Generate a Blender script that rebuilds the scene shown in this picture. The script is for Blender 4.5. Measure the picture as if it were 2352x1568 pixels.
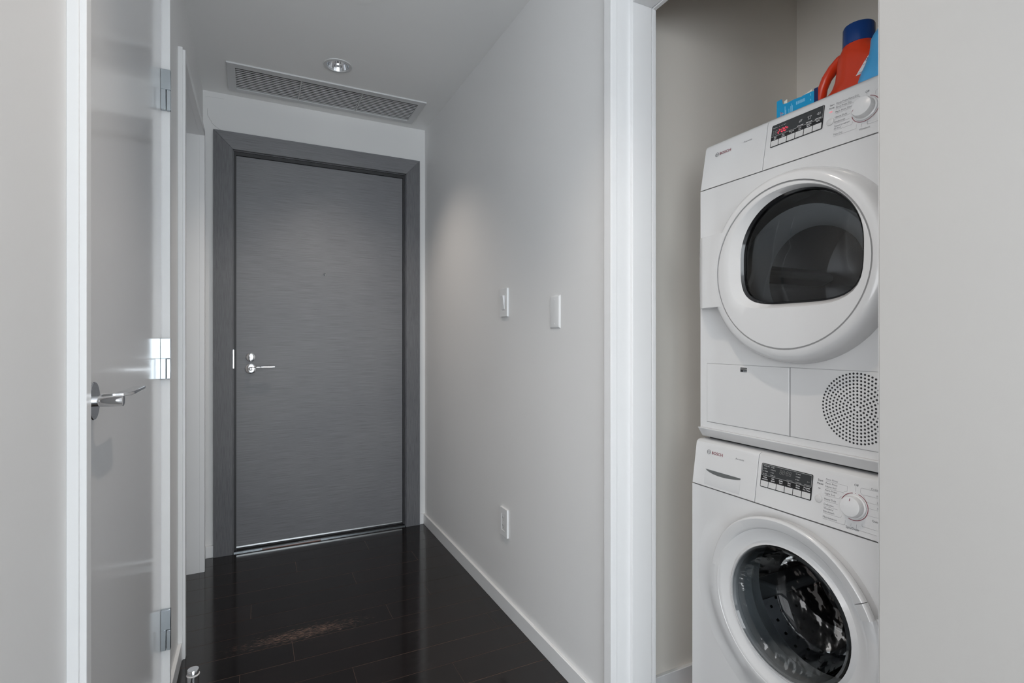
import bpy, bmesh, math, random
from mathutils import Vector, Matrix
from mathutils.geometry import tessellate_polygon

random.seed(7)
SC = bpy.context.scene
for o in list(bpy.data.objects):
    bpy.data.objects.remove(o, do_unlink=True)
COL = SC.collection
PI = math.pi

# ------------------------------------------------------------------ camera
FPX, YAW, EYE = 1194.0, math.radians(26.2), 1.135
cam_d = bpy.data.cameras.new('camera')
cam_d.sensor_fit = 'HORIZONTAL'; cam_d.sensor_width = 36.0
cam_d.lens = FPX / 2352 * 36.0
cam_d.shift_y = -2.9 / 2352
cam_d.clip_start = 0.02
cam = bpy.data.objects.new('camera', cam_d); COL.objects.link(cam)
cam.location = (0, 0, EYE); cam.rotation_euler = (PI / 2, 0, -YAW)
SC.camera = cam

# ------------------------------------------------------------------ world + light + exposure
W = bpy.data.worlds.new('world'); SC.world = W; W.use_nodes = True
W.node_tree.nodes['Background'].inputs[0].default_value = (0.75, 0.87, 1.0, 1)
W.node_tree.nodes['Background'].inputs[1].default_value = 1.0

def area_light(name, loc, rot, sx, sy, power, col):
    d = bpy.data.lights.new(name, 'AREA'); d.shape = 'RECTANGLE'; d.size = sx; d.size_y = sy
    d.energy = power; d.color = col
    o = bpy.data.objects.new(name, d); COL.objects.link(o); o.location = loc; o.rotation_euler = rot
    return o
# added daylight, entering by an unseen window invented behind the camera
area_light('added_window_daylight', (-0.3, -3.34, 1.22), (PI / 2, 0, 0), 4.6, 2.2, 315, (0.90, 0.96, 1.0))
# added daylight by a second unseen window, invented on the left
area_light('added_side_window_daylight', (-3.14, -1.35, 1.22), (PI / 2, 0, -PI / 2), 3.0, 2.2, 138, (0.97, 0.98, 1.0))
DLW = 52.0                         # power of each recessed downlight

SC.view_settings.view_transform = 'Standard'
SC.view_settings.look = 'None'
SC.view_settings.exposure = -0.50
SC.view_settings.gamma = 1.0
SC.view_settings.use_curve_mapping = False
SC.cycles.max_bounces = 6; SC.cycles.diffuse_bounces = 5; SC.cycles.glossy_bounces = 3
SC.cycles.transmission_bounces = 4; SC.cycles.transparent_max_bounces = 10
SC.cycles.adaptive_threshold = 0.03
SC.cycles.use_light_tree = False
SC.cycles.caustics_reflective = False; SC.cycles.caustics_refractive = False

# ------------------------------------------------------------------ materials
def mat(name, col, rough=0.5, metal=0.0, spec=0.5, coat=0.0, emit=None, estr=0.0):
    m = bpy.data.materials.new(name); m.use_nodes = True
    b = m.node_tree.nodes['Principled BSDF']
    b.inputs['Base Color'].default_value = (*col, 1); b.inputs['Roughness'].default_value = rough
    b.inputs['Metallic'].default_value = metal; b.inputs['Specular IOR Level'].default_value = spec
    b.inputs['Coat Weight'].default_value = coat; b.inputs['Coat Roughness'].default_value = 0.05
    if emit:
        b.inputs['Emission Color'].default_value = (*emit, 1); b.inputs['Emission Strength'].default_value = estr
    return m
def nodes(m): return m.node_tree.nodes, m.node_tree.links, m.node_tree.nodes['Principled BSDF']
def tex_noise(m, scale=(1, 1, 1), nscale=5, detail=4, rough=0.5):
    N, L, b = nodes(m)
    tc = N.new('ShaderNodeTexCoord'); mp = N.new('ShaderNodeMapping'); ns = N.new('ShaderNodeTexNoise')
    mp.inputs['Scale'].default_value = scale; ns.inputs['Scale'].default_value = nscale
    ns.inputs['Detail'].default_value = detail; ns.inputs['Roughness'].default_value = rough
    L.new(tc.outputs['Object'], mp.inputs['Vector']); L.new(mp.outputs[0], ns.inputs['Vector'])
    return ns
def ramp(m, src, stops):
    N, L, b = nodes(m)
    r = N.new('ShaderNodeValToRGB'); e = r.color_ramp.elements
    while len(e) < len(stops): e.new(0.5)
    for k, (p, c) in enumerate(stops): e[k].position = p; e[k].color = (*c, 1)
    L.new(src, r.inputs[0]); return r
def bump(m, src, strength=0.1, dist=0.001):
    N, L, b = nodes(m)
    bp = N.new('ShaderNodeBump'); bp.inputs['Strength'].default_value = strength; bp.inputs['Distance'].default_value = dist
    L.new(src, bp.inputs['Height']); L.new(bp.outputs[0], b.inputs['Normal']); return bp
def paint(name, col, rough, var=0.03, bs=0.05):
    m = mat(name, col, rough); N, L, b = nodes(m)
    n1 = tex_noise(m, (1, 1, 1), 1.7, 1)
    c0 = tuple(max(0, c - var) for c in col); c1 = tuple(min(1, c + var) for c in col)
    r = ramp(m, n1.outputs['Fac'], [(0.3, c0), (0.7, c1)]); L.new(r.outputs[0], b.inputs['Base Color'])
    if bs > 0.03:
        n2 = tex_noise(m, (1, 1, 1), 160, 0); bump(m, n2.outputs['Fac'], bs, 0.001)
    return m
M = {}
M['wall'] = paint('wall_paint', (0.738, 0.736, 0.734), 0.55, 0.012, 0.06)
M['closet'] = paint('closet_paint', (0.74, 0.70, 0.64), 0.6, 0.01, 0.06)
M['ceil'] = paint('ceiling_paint', (0.86, 0.86, 0.855), 0.7, 0.01, 0.1)
M['trim'] = paint('trim_paint', (0.755, 0.758, 0.762), 0.32, 0.008, 0.02)
M['doorw'] = paint('white_gloss_door', (0.74, 0.74, 0.745), 0.13, 0.006, 0.006)
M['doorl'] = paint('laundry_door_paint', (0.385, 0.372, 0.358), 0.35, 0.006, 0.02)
M['app'] = mat('appliance_white', (0.575, 0.573, 0.572), 0.16, 0, 0.5, 0.3)
M['app2'] = mat('appliance_white_satin', (0.62, 0.62, 0.62), 0.28)
M['btn'] = mat('button_grey', (0.53, 0.525, 0.52), 0.35)
M['chrome'] = mat('chrome', (0.82, 0.83, 0.85), 0.06, 1.0)
M['satin'] = mat('satin_nickel', (0.46, 0.50, 0.53), 0.24, 1.0)
M['steeld'] = mat('dark_drum_steel', (0.13, 0.135, 0.14), 0.2, 1.0)
M['steel'] = mat('drum_steel', (0.20, 0.205, 0.21), 0.22, 1.0)
M['alu'] = mat('aluminium', (0.75, 0.76, 0.77), 0.3, 1.0)
M['black'] = mat('black_gloss', (0.012, 0.012, 0.013), 0.12)
M['dark'] = mat('dark_void', (0.012, 0.012, 0.013), 0.7)
M['screen'] = mat('display_smoke', (0.032, 0.034, 0.036), 0.15)
M['rub'] = mat('black_rubber', (0.02, 0.02, 0.022), 0.5)
M['gask'] = mat('pale_grey_gasket', (0.42, 0.45, 0.47), 0.35)
M['recess'] = mat('recess_shade_grey', (0.10, 0.105, 0.105), 0.5)
M['grub'] = mat('grey_gasket', (0.20, 0.215, 0.225), 0.32)
M['ring'] = mat('white_rubber', (0.68, 0.66, 0.65), 0.5)
M['ink'] = mat('grey_ink', (0.16, 0.16, 0.165), 0.5)
M['inkd'] = mat('dark_ink', (0.06, 0.06, 0.065), 0.5)
M['inkw'] = mat('white_ink', (0.75, 0.75, 0.75), 0.5)
M['inkf'] = mat('faint_ink', (0.22, 0.22, 0.22), 0.5)
M['inkr'] = mat('red_ink', (0.17, 0.008, 0.022), 0.45)
M['inkb'] = mat('navy_ink', (0.03, 0.04, 0.16), 0.5)
M['led'] = mat('led_red', (0.7, 0.03, 0.06), 0.4, emit=(1.0, 0.06, 0.12), estr=1.6)
M['red'] = mat('orange_red_plastic', (0.62, 0.045, 0.012), 0.3)
M['cap'] = mat('blue_cap_plastic', (0.008, 0.045, 0.19), 0.2)
M['bluep'] = mat('light_blue_plastic', (0.06, 0.33, 0.62), 0.3)
M['label'] = mat('white_label', (0.72, 0.72, 0.74), 0.4)
M['card'] = mat('blue_card', (0.0, 0.27, 0.52), 0.4)
M['cardn'] = mat('navy_card', (0.0, 0.06, 0.22), 0.4)
M['cardw'] = mat('card_inner', (0.72, 0.70, 0.60), 0.7)
M['cardk'] = mat('card_cut_edge', (0.25, 0.18, 0.12), 0.8)
M['inkp'] = mat('purple_ink', (0.16, 0.02, 0.13), 0.5)
M['inkc'] = mat('pale_cyan_ink', (0.35, 0.66, 0.85), 0.5)
M['subfl'] = mat('worn_wood_edge', (0.24, 0.145, 0.105), 0.6)
M['copper'] = paint('bare_wood_strip', (0.16, 0.065, 0.03), 0.4, 0.05)
M['lamp'] = mat('lamp_glow', (1, 0.9, 0.8), 0.4, emit=(1.0, 0.86, 0.70), estr=6.0)
M['grille'] = paint('grille_paint', (0.62, 0.625, 0.63), 0.45, 0.004, 0.02)
M['plast'] = mat('white_plastic', (0.74, 0.745, 0.75), 0.3)
M['crack'] = mat('hairline_crack', (0.30, 0.29, 0.28), 0.9)

def veneer(name, vert):
    m = mat(name, (0.1, 0.1, 0.105), 0.34, spec=0.5 if vert else 0.7); N, L, b = nodes(m)
    s = (30, 30, 1.0) if vert else (1.3, 1.0, 110)
    n1 = tex_noise(m, s, 12 if vert else 5.0, 6, 0.7)
    r = ramp(m, n1.outputs['Fac'], [(0.28, (0.070, 0.070, 0.075)), (0.48, (0.155, 0.157, 0.167)), (0.75, (0.225, 0.228, 0.241))])
    n2 = tex_noise(m, (1, 1, 1), 2.2, 2)
    mx = N.new('ShaderNodeMix'); mx.data_type = 'RGBA'; mx.blend_type = 'MULTIPLY'; mx.inputs[0].default_value = 0.55
    r2 = ramp(m, n2.outputs['Fac'], [(0.3, (0.42, 0.42, 0.43)), (0.7, (0.66, 0.65, 0.64))] if vert else [(0.3, (0.78, 0.78, 0.80)), (0.7, (1.1, 1.08, 1.06))])
    L.new(r.outputs[0], mx.inputs[6]); L.new(r2.outputs[0], mx.inputs[7]); L.new(mx.outputs[2], b.inputs['Base Color'])
    rr = N.new('ShaderNodeMapRange'); rr.inputs[3].default_value = 0.40; rr.inputs[4].default_value = 0.56
    L.new(n1.outputs['Fac'], rr.inputs[0]); L.new(rr.outputs[0], b.inputs['Roughness'])
    bump(m, n1.outputs['Fac'], 0.25, 0.0006)
    return m
M['ven_h'] = veneer('grey_veneer_horizontal', False)
M['ven_v'] = veneer('grey_veneer_vertical', True)

def floor_mat():
    m = mat('espresso_plank', (0.02, 0.016, 0.015), 0.2, spec=0.62); N, L, b = nodes(m)
    oi = N.new('ShaderNodeObjectInfo')
    n1 = tex_noise(m, (2.2, 34, 1), 3.0, 6, 0.6)
    r = ramp(m, n1.outputs['Fac'], [(0.25, (0.0035, 0.0026, 0.0025)), (0.55, (0.008, 0.0056, 0.0051)), (0.85, (0.021, 0.0125, 0.0105))])
    hv = N.new('ShaderNodeHueSaturation')
    mr = N.new('ShaderNodeMapRange'); mr.inputs[3].default_value = 0.75; mr.inputs[4].default_value = 1.3
    L.new(oi.outputs['Random'], mr.inputs[0]); L.new(mr.outputs[0], hv.inputs['Value']); L.new(r.outputs[0], hv.inputs['Color'])
    # rubbed patch of wear on two boards in the middle of the hall
    tc = N.new('ShaderNodeTexCoord')
    sp = N.new('ShaderNodeMapping'); sp.vector_type = 'TEXTURE'
    sp.inputs['Location'].default_value = (0.16, 2.165, 0); sp.inputs['Scale'].default_value = (0.42, 0.085, 1)
    L.new(tc.outputs['Object'], sp.inputs[0])
    ln = N.new('ShaderNodeVectorMath'); ln.operation = 'LENGTH'; L.new(sp.outputs[0], ln.inputs[0])
    f = N.new('ShaderNodeMapRange'); f.inputs[1].default_value = 1.0; f.inputs[2].default_value = 0.25
    L.new(ln.outputs['Value'], f.inputs[0])
    n3 = tex_noise(m, (9, 95, 1), 4.0, 5, 0.7)
    ad = N.new('ShaderNodeMath'); ad.operation = 'MULTIPLY_ADD'; ad.inputs[1].default_value = 0.19
    L.new(f.outputs[0], ad.inputs[0]); L.new(n3.outputs['Fac'], ad.inputs[2])
    th = N.new('ShaderNodeMapRange'); th.inputs[1].default_value = 0.68; th.inputs[2].default_value = 0.80
    L.new(ad.outputs[0], th.inputs[0])
    mx = N.new('ShaderNodeMix'); mx.data_type = 'RGBA'
    L.new(th.outputs[0], mx.inputs[0]); L.new(hv.outputs[0], mx.inputs[6]); mx.inputs[7].default_value = (0.24, 0.15, 0.11, 1)
    L.new(mx.outputs[2], b.inputs['Base Color'])
    n4 = tex_noise(m, (1.5, 8, 1), 5, 4)
    rr = N.new('ShaderNodeMapRange'); rr.inputs[3].default_value = 0.05; rr.inputs[4].default_value = 0.17
    L.new(n4.outputs['Fac'], rr.inputs[0]); L.new(rr.outputs[0], b.inputs['Roughness'])
    bump(m, n1.outputs['Fac'], 0.12, 0.0007)
    return m
M['floor'] = floor_mat()

def glass_mat(name, tint, trans, ior=1.5):
    m = bpy.data.materials.new(name); m.use_nodes = True
    N, L = m.node_tree.nodes, m.node_tree.links
    N.remove(N['Principled BSDF']); out = N['Material Output']
    t = N.new('ShaderNodeBsdfTransparent'); t.inputs[0].default_value = (*tint, 1)
    g = N.new('ShaderNodeBsdfGlossy'); g.inputs['Roughness'].default_value = 0.02; g.inputs[0].default_value = (1, 1, 1, 1)
    fr = N.new('ShaderNodeFresnel'); fr.inputs[0].default_value = ior
    mx = N.new('ShaderNodeMixShader'); L.new(fr.outputs[0], mx.inputs[0]); L.new(t.outputs[0], mx.inputs[1]); L.new(g.outputs[0], mx.inputs[2])
    L.new(mx.outputs[0], out.inputs[0])
    return m
M['dglass'] = glass_mat('smoked_glass', (0.52, 0.525, 0.53), 0.5, 1.6)
M['wglass'] = glass_mat('bowl_glass', (0.62, 0.645, 0.66), 0.6, 1.55)
M['wglassb'] = glass_mat('rippled_bowl_glass', (0.42, 0.43, 0.44), 0.4, 1.30)
_N, _L = M['wglassb'].node_tree.nodes, M['wglassb'].node_tree.links
_tc = _N.new('ShaderNodeTexCoord'); _ns = _N.new('ShaderNodeTexNoise'); _ns.inputs['Scale'].default_value = 30; _ns.inputs['Detail'].default_value = 1.5
_bp = _N.new('ShaderNodeBump'); _bp.inputs['Strength'].default_value = 0.9; _bp.inputs['Distance'].default_value = 0.02
_L.new(_tc.outputs['Object'], _ns.inputs['Vector']); _L.new(_ns.outputs['Fac'], _bp.inputs['Height'])
for _n in _N:
    if _n.bl_idname in ('ShaderNodeBsdfGlossy', 'ShaderNodeFresnel'): _L.new(_bp.outputs[0], _n.inputs['Normal'])

# ------------------------------------------------------------------ mesh helpers
class MB:
    def __init__(s): s.v = []; s.f = []
    def add(s, vs, fs):
        k = len(s.v); s.v += [tuple(v) for v in vs]; s.f += [tuple(i + k for i in f) for f in fs]; return s
    def box(s, x0, x1, y0, y1, z0, z1):
        return s.add([(x0,y0,z0),(x1,y0,z0),(x1,y1,z0),(x0,y1,z0),(x0,y0,z1),(x1,y0,z1),(x1,y1,z1),(x0,y1,z1)],
                     [(0,3,2,1),(4,5,6,7),(0,1,5,4),(1,2,6,5),(2,3,7,6),(3,0,4,7)])
    def hexa(s, a, b):            # two quads a (4 pts) and b (4 pts)
        return s.add(list(a) + list(b), [(0,3,2,1),(4,5,6,7),(0,1,5,4),(1,2,6,5),(2,3,7,6),(3,0,4,7)])
    def prism_y(s, prof, y0, y1):  # prof: list of (x,z)
        n = len(prof); vs = [(x, y0, z) for x, z in prof] + [(x, y1, z) for x, z in prof]
        fs = [tuple(range(n)), tuple(range(2*n-1, n-1, -1))] + [(i, i+n, (i+1) % n + n, (i+1) % n) for i in range(n)]
        return s.add(vs, fs)
    def lathe(s, prof, c, ax, n=48, cap0=False, cap1=False, a0=0, a1=2*PI):
        # prof: (r, t) along axis ax ('x','y','z') from centre c
        full = abs(a1 - a0 - 2*PI) < 1e-6; m = n if full else n + 1; vs = []
        for r, t in prof:
            for k in range(m):
                a = a0 + (a1 - a0) * k / n; u, w = r*math.cos(a), r*math.sin(a)
                vs.append({'x': (c[0]+t, c[1]+u, c[2]+w), 'y': (c[0]+u, c[1]+t, c[2]+w), 'z': (c[0]+u, c[1]+w, c[2]+t)}[ax])
        fs = []
        for j in range(len(prof)-1):
            for k in range(n):
                k2 = (k+1) % m; fs.append((j*m+k, j*m+k2, (j+1)*m+k2, (j+1)*m+k))
        if cap0: fs.append(tuple(range(m))[::-1])
        if cap1: fs.append(tuple(range((len(prof)-1)*m, len(prof)*m)))
        return s.add(vs, fs)
    def tube(s, pts, r, n=12, sq=None):
        pts = [Vector(p) for p in pts]; vs = []; fs = []
        rr = r if isinstance(r, (list, tuple)) else [r]*len(pts)
        up = Vector((0.13, 0.31, 0.94))
        for i, p in enumerate(pts):
            d = (pts[min(i+1, len(pts)-1)] - pts[max(i-1, 0)]).normalized()
            if sq: e1 = Vector(sq); e1 = (e1 - d*e1.dot(d)).normalized()
            else: e1 = (up - d*up.dot(d)).normalized()
            e2 = d.cross(e1)
            q = rr[i] if isinstance(rr[i], (list, tuple)) else (rr[i], rr[i])
            for k in range(n):
                a = 2*PI*k/n; vs.append(p + e1*q[0]*math.cos(a) + e2*q[1]*math.sin(a))
        for i in range(len(pts)-1):
            for k in range(n): fs.append((i*n+k, i*n+(k+1) % n, (i+1)*n+(k+1) % n, (i+1)*n+k))
        fs += [tuple(range(n))[::-1], tuple(range((len(pts)-1)*n, len(pts)*n))]
        return s.add(vs, fs)
    def holed(s, outer, holes, fn):
        polys = [[Vector((a, b, 0)) for a, b in outer]] + [[Vector((a, b, 0)) for a, b in h] for h in holes]
        flat = [p for q in polys for p in q]
        return s.add([fn(p.x, p.y) for p in flat], [tuple(t) for t in tessellate_polygon(polys)])
    def build(s, name, m, parent=None, smooth=False, bevel=0.0, seg=2, fix=True):
        me = bpy.data.meshes.new(name)
        off = Vector((0, 0, 0)); p = parent
        while p is not None: off += Vector(p.location); p = p.parent
        me.from_pydata([tuple(Vector(v) - off) for v in s.v], [], s.f); me.update()
        if fix:
            bm = bmesh.new(); bm.from_mesh(me); bmesh.ops.recalc_face_normals(bm, faces=bm.faces); bm.to_mesh(me); bm.free()
        me.materials.append(M[m] if isinstance(m, str) else m)
        o = bpy.data.objects.new(name, me); COL.objects.link(o)
        if parent is not None: o.parent = parent
        if smooth:
            for q in me.polygons: q.use_smooth = True
            me.set_sharp_from_angle(angle=math.radians(38))
        if bevel:
            b = o.modifiers.new('bevel', 'BEVEL'); b.width = bevel; b.segments = seg; b.limit_method = 'ANGLE'; b.angle_limit = math.radians(35)
            b.harden_normals = False
            for q in me.polygons: q.use_smooth = True
            me.set_sharp_from_angle(angle=math.radians(60))
        return o
def box(x0, x1, y0, y1, z0, z1): return MB().box(x0, x1, y0, y1, z0, z1)
def empty(name, loc):
    o = bpy.data.objects.new(name, None); COL.objects.link(o); o.location = loc; o.empty_display_size = 0.05; return o
def tag(o, label, cat, group=None, kind=None):
    o['label'] = label; o['category'] = cat
    if group: o['group'] = group
    if kind: o['kind'] = kind
    return o
def struct(o, label, cat): return tag(o, label, cat, kind='structure')
def circ(cy, cz, r, n=48): return [(cy + r*math.cos(2*PI*k/n), cz + r*math.sin(2*PI*k/n)) for k in range(n)]

def text_into(mb, s, fn, left, base, height=None, width=None, align='L', bold=0.0):
    # fn(a,b): a = metres to the reader's right, b = metres up
    c = bpy.data.curves.new('t', 'FONT'); c.body = s; c.size = 1.0; c.resolution_u = 2; c.offset = bold
    o = bpy.data.objects.new('t', c); COL.objects.link(o)
    me = o.to_mesh(); vs = [tuple(v.co) for v in me.vertices]; fs = [tuple(p.vertices) for p in me.polygons]
    o.to_mesh_clear(); bpy.data.objects.remove(o, do_unlink=True); bpy.data.curves.remove(c)
    if not vs: return
    x0 = min(v[0] for v in vs); x1 = max(v[0] for v in vs)
    sy = (height or 0.003) / 0.69; sx = sy
    if width: sx = width / (x1 - x0)
    w = (x1 - x0)*sx; sh = {'L': 0, 'C': -w/2, 'R': -w}[align]
    mb.add([fn(left + sh + (v[0]-x0)*sx, base + v[1]*sy) for v in vs], fs)
def ribbon(mb, pts, w, fn):       # flat line of width w through 2-d points
    for (a, b), (c, d) in zip(pts, pts[1:]):
        l = math.hypot(c-a, d-b) or 1e-9; nx, ny = -(d-b)/l*w/2, (c-a)/l*w/2
        mb.add([fn(a+nx, b+ny), fn(c+nx, d+ny), fn(c-nx, d-ny), fn(a-nx, b-ny)], [(0, 1, 2, 3)])

# ------------------------------------------------------------------ room dimensions (metres)
XL, XR, YE, ZC = -0.249, 0.941, 3.138, 2.4375
CT = 0.0225                       # casing thickness
CW = 0.030                        # casing width
D2 = (0.998, 1.808)               # white door in the left wall
D4 = (2.200, 2.951)               # far opening in the left wall
ZO = 2.137                        # head of openings
LO = (0.502, 1.2203)              # laundry opening in the right wall
WT = 0.134                        # wall thickness
YB = -0.40                        # end of the right wall behind the camera
YLB = 0.64                        # end of the left wall beside the camera
RX0, RX1, RY = -3.0, 2.7, -3.2    # living room invented behind the camera for the light
CLY0, CLY1, CLX = 0.30, 1.292, 1.839   # laundry closet
EX0, EX1, EZ = -0.1105, 0.8186, 2.146  # entry door opening

# ------------------------------------------------------------------ floor
fb = MB(); fb.box(-0.45, 0.96, -0.0, YE+0.16, -0.06, -0.0005); fb.box(0.96, 1.90, 0.25, 1.34, -0.06, -0.0005)
fb.box(RX0, RX1, RY, 0.0, -0.06, -0.0005); fb.box(RX0, -0.45, 0.0, YLB, -0.06, -0.0005)
floor = struct(fb.build('floor', 'subfl'), 'dark espresso hardwood plank floor running across the hall', 'floor')
lf = MB().box(RX0+0.01, RX1-0.01, RY+0.01, YB-0.02, -0.0004, 0.0); lf.box(RX0+0.01, -0.36, YB-0.02, YLB, -0.0004, 0.0)
lf.build('room_flooring', 'floor', floor)
PW = 0.127; ph = 1.990
joints = {2: [0.50], 1: [0.122], 3: [0.70], 0: [-0.05, 0.86], -1: [0.30], -2: [0.62], 4: [-0.02], 5: [0.42], 6: [0.75], 7: [0.18], 8: [0.55]}
def plank(x0, x1, y0, y1):
    g = 0.0007; z = random.uniform(-0.0001, 0.0001)
    t = random.uniform(-0.00008, 0.00008)
    mb = MB(); e = 0.0001
    gx = 0.00025
    a = [(x0+gx, y0+g, -0.0006), (x1-gx, y0+g, -0.0006), (x1-gx, y1-g, -0.0006), (x0+gx, y1-g, -0.0006)]
    b = [(x0+gx+e, y0+g+e, z-t), (x1-gx-e, y0+g+e, z-t), (x1-gx-e, y1-g-e, z+t), (x0+gx+e, y1-g-e, z+t)]
    mb.hexa(a, b).build('plank', 'floor', floor)
k = -19
while True:
    y0, y1 = ph + PW*(k-1), ph + PW*k
    if y0 > YE + 0.05: break
    y0c, y1c = max(y0, YB-0.02), min(y1, YE+0.03)
    if y1c - y0c > 0.01:
        xa = -0.36; xb = 0.95
        if 0.28 < y0c and y1c < 1.32: xb = 1.86
        js = joints.get(k, [random.choice((-0.3, 0.2, 0.6, 2.0))])
        if xb > 1: js = js + [random.uniform(1.2, 1.6)]
        xs = [xa] + [j for j in js if xa+0.05 < j < xb-0.05] + [xb]
        for p, q in zip(xs, xs[1:]): plank(p, q, y0c, y1c)
    k += 1

# ------------------------------------------------------------------ ceiling (holes for grille, downlights)
DL = [(0.348, 2.577), (0.348, 0.85)]
GX0, GX1, GY0, GY1 = -0.092, 0.804, 2.801, 3.036
hz = [[(GX0, GY0), (GX1, GY0), (GX1, GY1), (GX0, GY1)]] + [circ(a, b, 0.049, 32) for a, b in DL]
ce = MB(); ce.holed([(-0.40, YB), (1.90, YB), (1.90, YE+0.02), (-0.40, YE+0.02)], hz, lambda a, b: (a, b, ZC))
ce.box(RX0-0.1, RX1+0.1, RY-0.1, YB, ZC, ZC+0.12); ce.box(RX0-0.1, -0.40, YB, YLB+0.1, ZC, ZC+0.12)
ceiling = struct(ce.build('ceiling', 'ceil', fix=False), 'flat grey-lit painted ceiling of the hall', 'ceiling')

# ------------------------------------------------------------------ walls
w = MB()
w.box(XL-WT, XL, YLB, D2[0]-0.012, 0, ZC)
w.box(XL-WT, XL, D2[0]-0.012, D2[1]+0.012, ZO+0.012, ZC)
w.box(XL-WT, XL, D2[1]+0.012, D4[0]-0.012, 0, ZC)
w.box(XL-WT, XL, D4[0]-0.012, D4[1]+0.012, ZO+0.012, ZC)
w.box(XL-WT, XL, D4[1]+0.012, YE+0.15, 0, ZC)
struct(w.build('wall_left', 'wall'), 'pale grey wall on the left of the hall with two white doorways', 'wall')
w = MB()
w.box(XR, XR+WT, LO[1]+0.012, YE+0.15, 0, ZC)
w.box(XR, XR+WT, LO[0]-0.012, LO[1]+0.012, ZO+0.012, ZC)
w.box(XR, XR+WT, YB, LO[0]-0.012, 0, ZC)
struct(w.build('wall_right', 'wall'), 'pale grey wall on the right with switch, blank plate and outlet', 'wall')
w = MB()
w.box(XL, EX0-0.02, YE, YE+0.15, 0, ZC); w.box(EX1+0.02, XR, YE, YE+0.15, 0, ZC); w.box(EX0-0.02, EX1+0.02, YE, YE+0.15, EZ+0.02, ZC)
wall_end = struct(w.build('wall_end', 'wall'), 'pale grey end wall around the dark entry door', 'wall')
cr = MB(); fnE = lambda a, b: (a, YE-0.0004, b)
ribbon(cr, [(-0.2275, 2.345), (-0.2282, 2.325), (-0.2279, 2.3085), (-0.2215, 2.299), (-0.2185, 2.290), (-0.2120, 2.284), (-0.2095, 2.275), (-0.2065, 2.270), (-0.1990, 2.2645), (-0.1918, 2.2582), (-0.1850, 2.2540), (-0.1747, 2.2464), (-0.165, 2.2405)], 0.0011, fnE)
ribbon(cr, [(-0.239, 2.4036), (-0.22, 2.4085), (-0.2018, 2.4080), (-0.1518, 2.4105)], 0.0005, fnE)
cr.build('hairline_crack', 'crack', wall_end)
w = MB()
w.box(XR+WT, CLX+0.1, CLY1, CLY1+0.10, 0, ZC); w.box(CLX, CLX+0.1, CLY0, CLY1, 0, ZC); w.box(XR+WT, CLX+0.1, CLY0-0.10, CLY0, 0, ZC)
struct(w.build('wall_closet', 'closet'), 'warm grey painted walls inside the laundry closet', 'wall')
w = MB()
w.box(RX0-0.1, XL-WT, YLB, YLB+0.1, 0, ZC); w.box(XR+WT, RX1+0.1, YB, YB+0.1, 0, ZC)
w.box(RX1, RX1+0.1, RY-0.1, YB, 0, ZC)
w.box(RX0, -2.65, RY-0.1, RY, 0, ZC); w.box(2.05, RX1, RY-0.1, RY, 0, ZC); w.box(-2.65, 2.05, RY-0.1, RY, 0, 0.1); w.box(-2.65, 2.05, RY-0.1, RY, 2.34, ZC)
w.box(RX0-0.1, RX0, RY-0.1, -2.88, 0, ZC); w.box(RX0-0.1, RX0, 0.18, YLB, 0, ZC); w.box(RX0-0.1, RX0, -2.88, 0.18, 0, 0.1); w.box(RX0-0.1, RX0, -2.88, 0.18, 2.34, ZC)
struct(w.build('wall_added_room', 'wall'), 'plain walls of the invented room behind the viewer, holding the added windows', 'wall')  # unseen room, invented to bring in the window light
wn = MB()  # frame of the added window, invented to supply daylight
for x in (-2.65, -1.47, -0.30, 0.87, 1.99): wn.box(x, x+0.06, RY-0.07, RY-0.01, 0.1, 2.34)
for z in (0.1, 2.28): wn.box(-2.65, 2.05, RY-0.07, RY-0.01, z, z+0.06)
struct(wn.build('added_window_1', 'trim'), 'wide white framed window behind the viewer, unseen and added to supply daylight', 'window')
wn = MB()  # frame of the added side window, also there for its light
for y in (-2.88, -1.38, 0.12): wn.box(RX0-0.07, RX0-0.01, y, y+0.06, 0.1, 2.34)
for z in (0.1, 2.28): wn.box(RX0-0.07, RX0-0.01, -2.88, 0.18, z, z+0.06)
struct(wn.build('added_window_2', 'trim'), 'white framed side window of the room behind, unseen and added to supply daylight', 'window')

# ------------------------------------------------------------------ baseboards
BH, BT = 0.062, 0.0125
def base(name, mbs, label): return struct(mbs.build(name, 'trim', bevel=0.0015), label, 'baseboard')
base('baseboard_right', box(XR-BT, XR, LO[1]+CW+0.003, YE, 0, BH), 'low white baseboard along the right wall')
m = MB(); m.box(XL, XL+BT, D2[1]+CW, D4[0]-CW, 0, BH); m.box(XL, XL+BT, D4[1]+CW, YE, 0, BH); m.box(XL, XL+BT, YLB, D2[0]-CW, 0, BH)
base('baseboard_left', m, 'low white baseboard between the two left doorways')
m = MB(); m.box(XL+BT, -0.201, YE-BT, YE, 0, BH); m.box(0.903, XR-BT, YE-BT, YE, 0, BH)
base('baseboard_end', m, 'short white baseboard pieces beside the entry door frame')
base('baseboard_closet', box(XR+WT, CLX, CLY1-BT, CLY1, 0, BH), 'white baseboard on the closet side wall')

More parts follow.
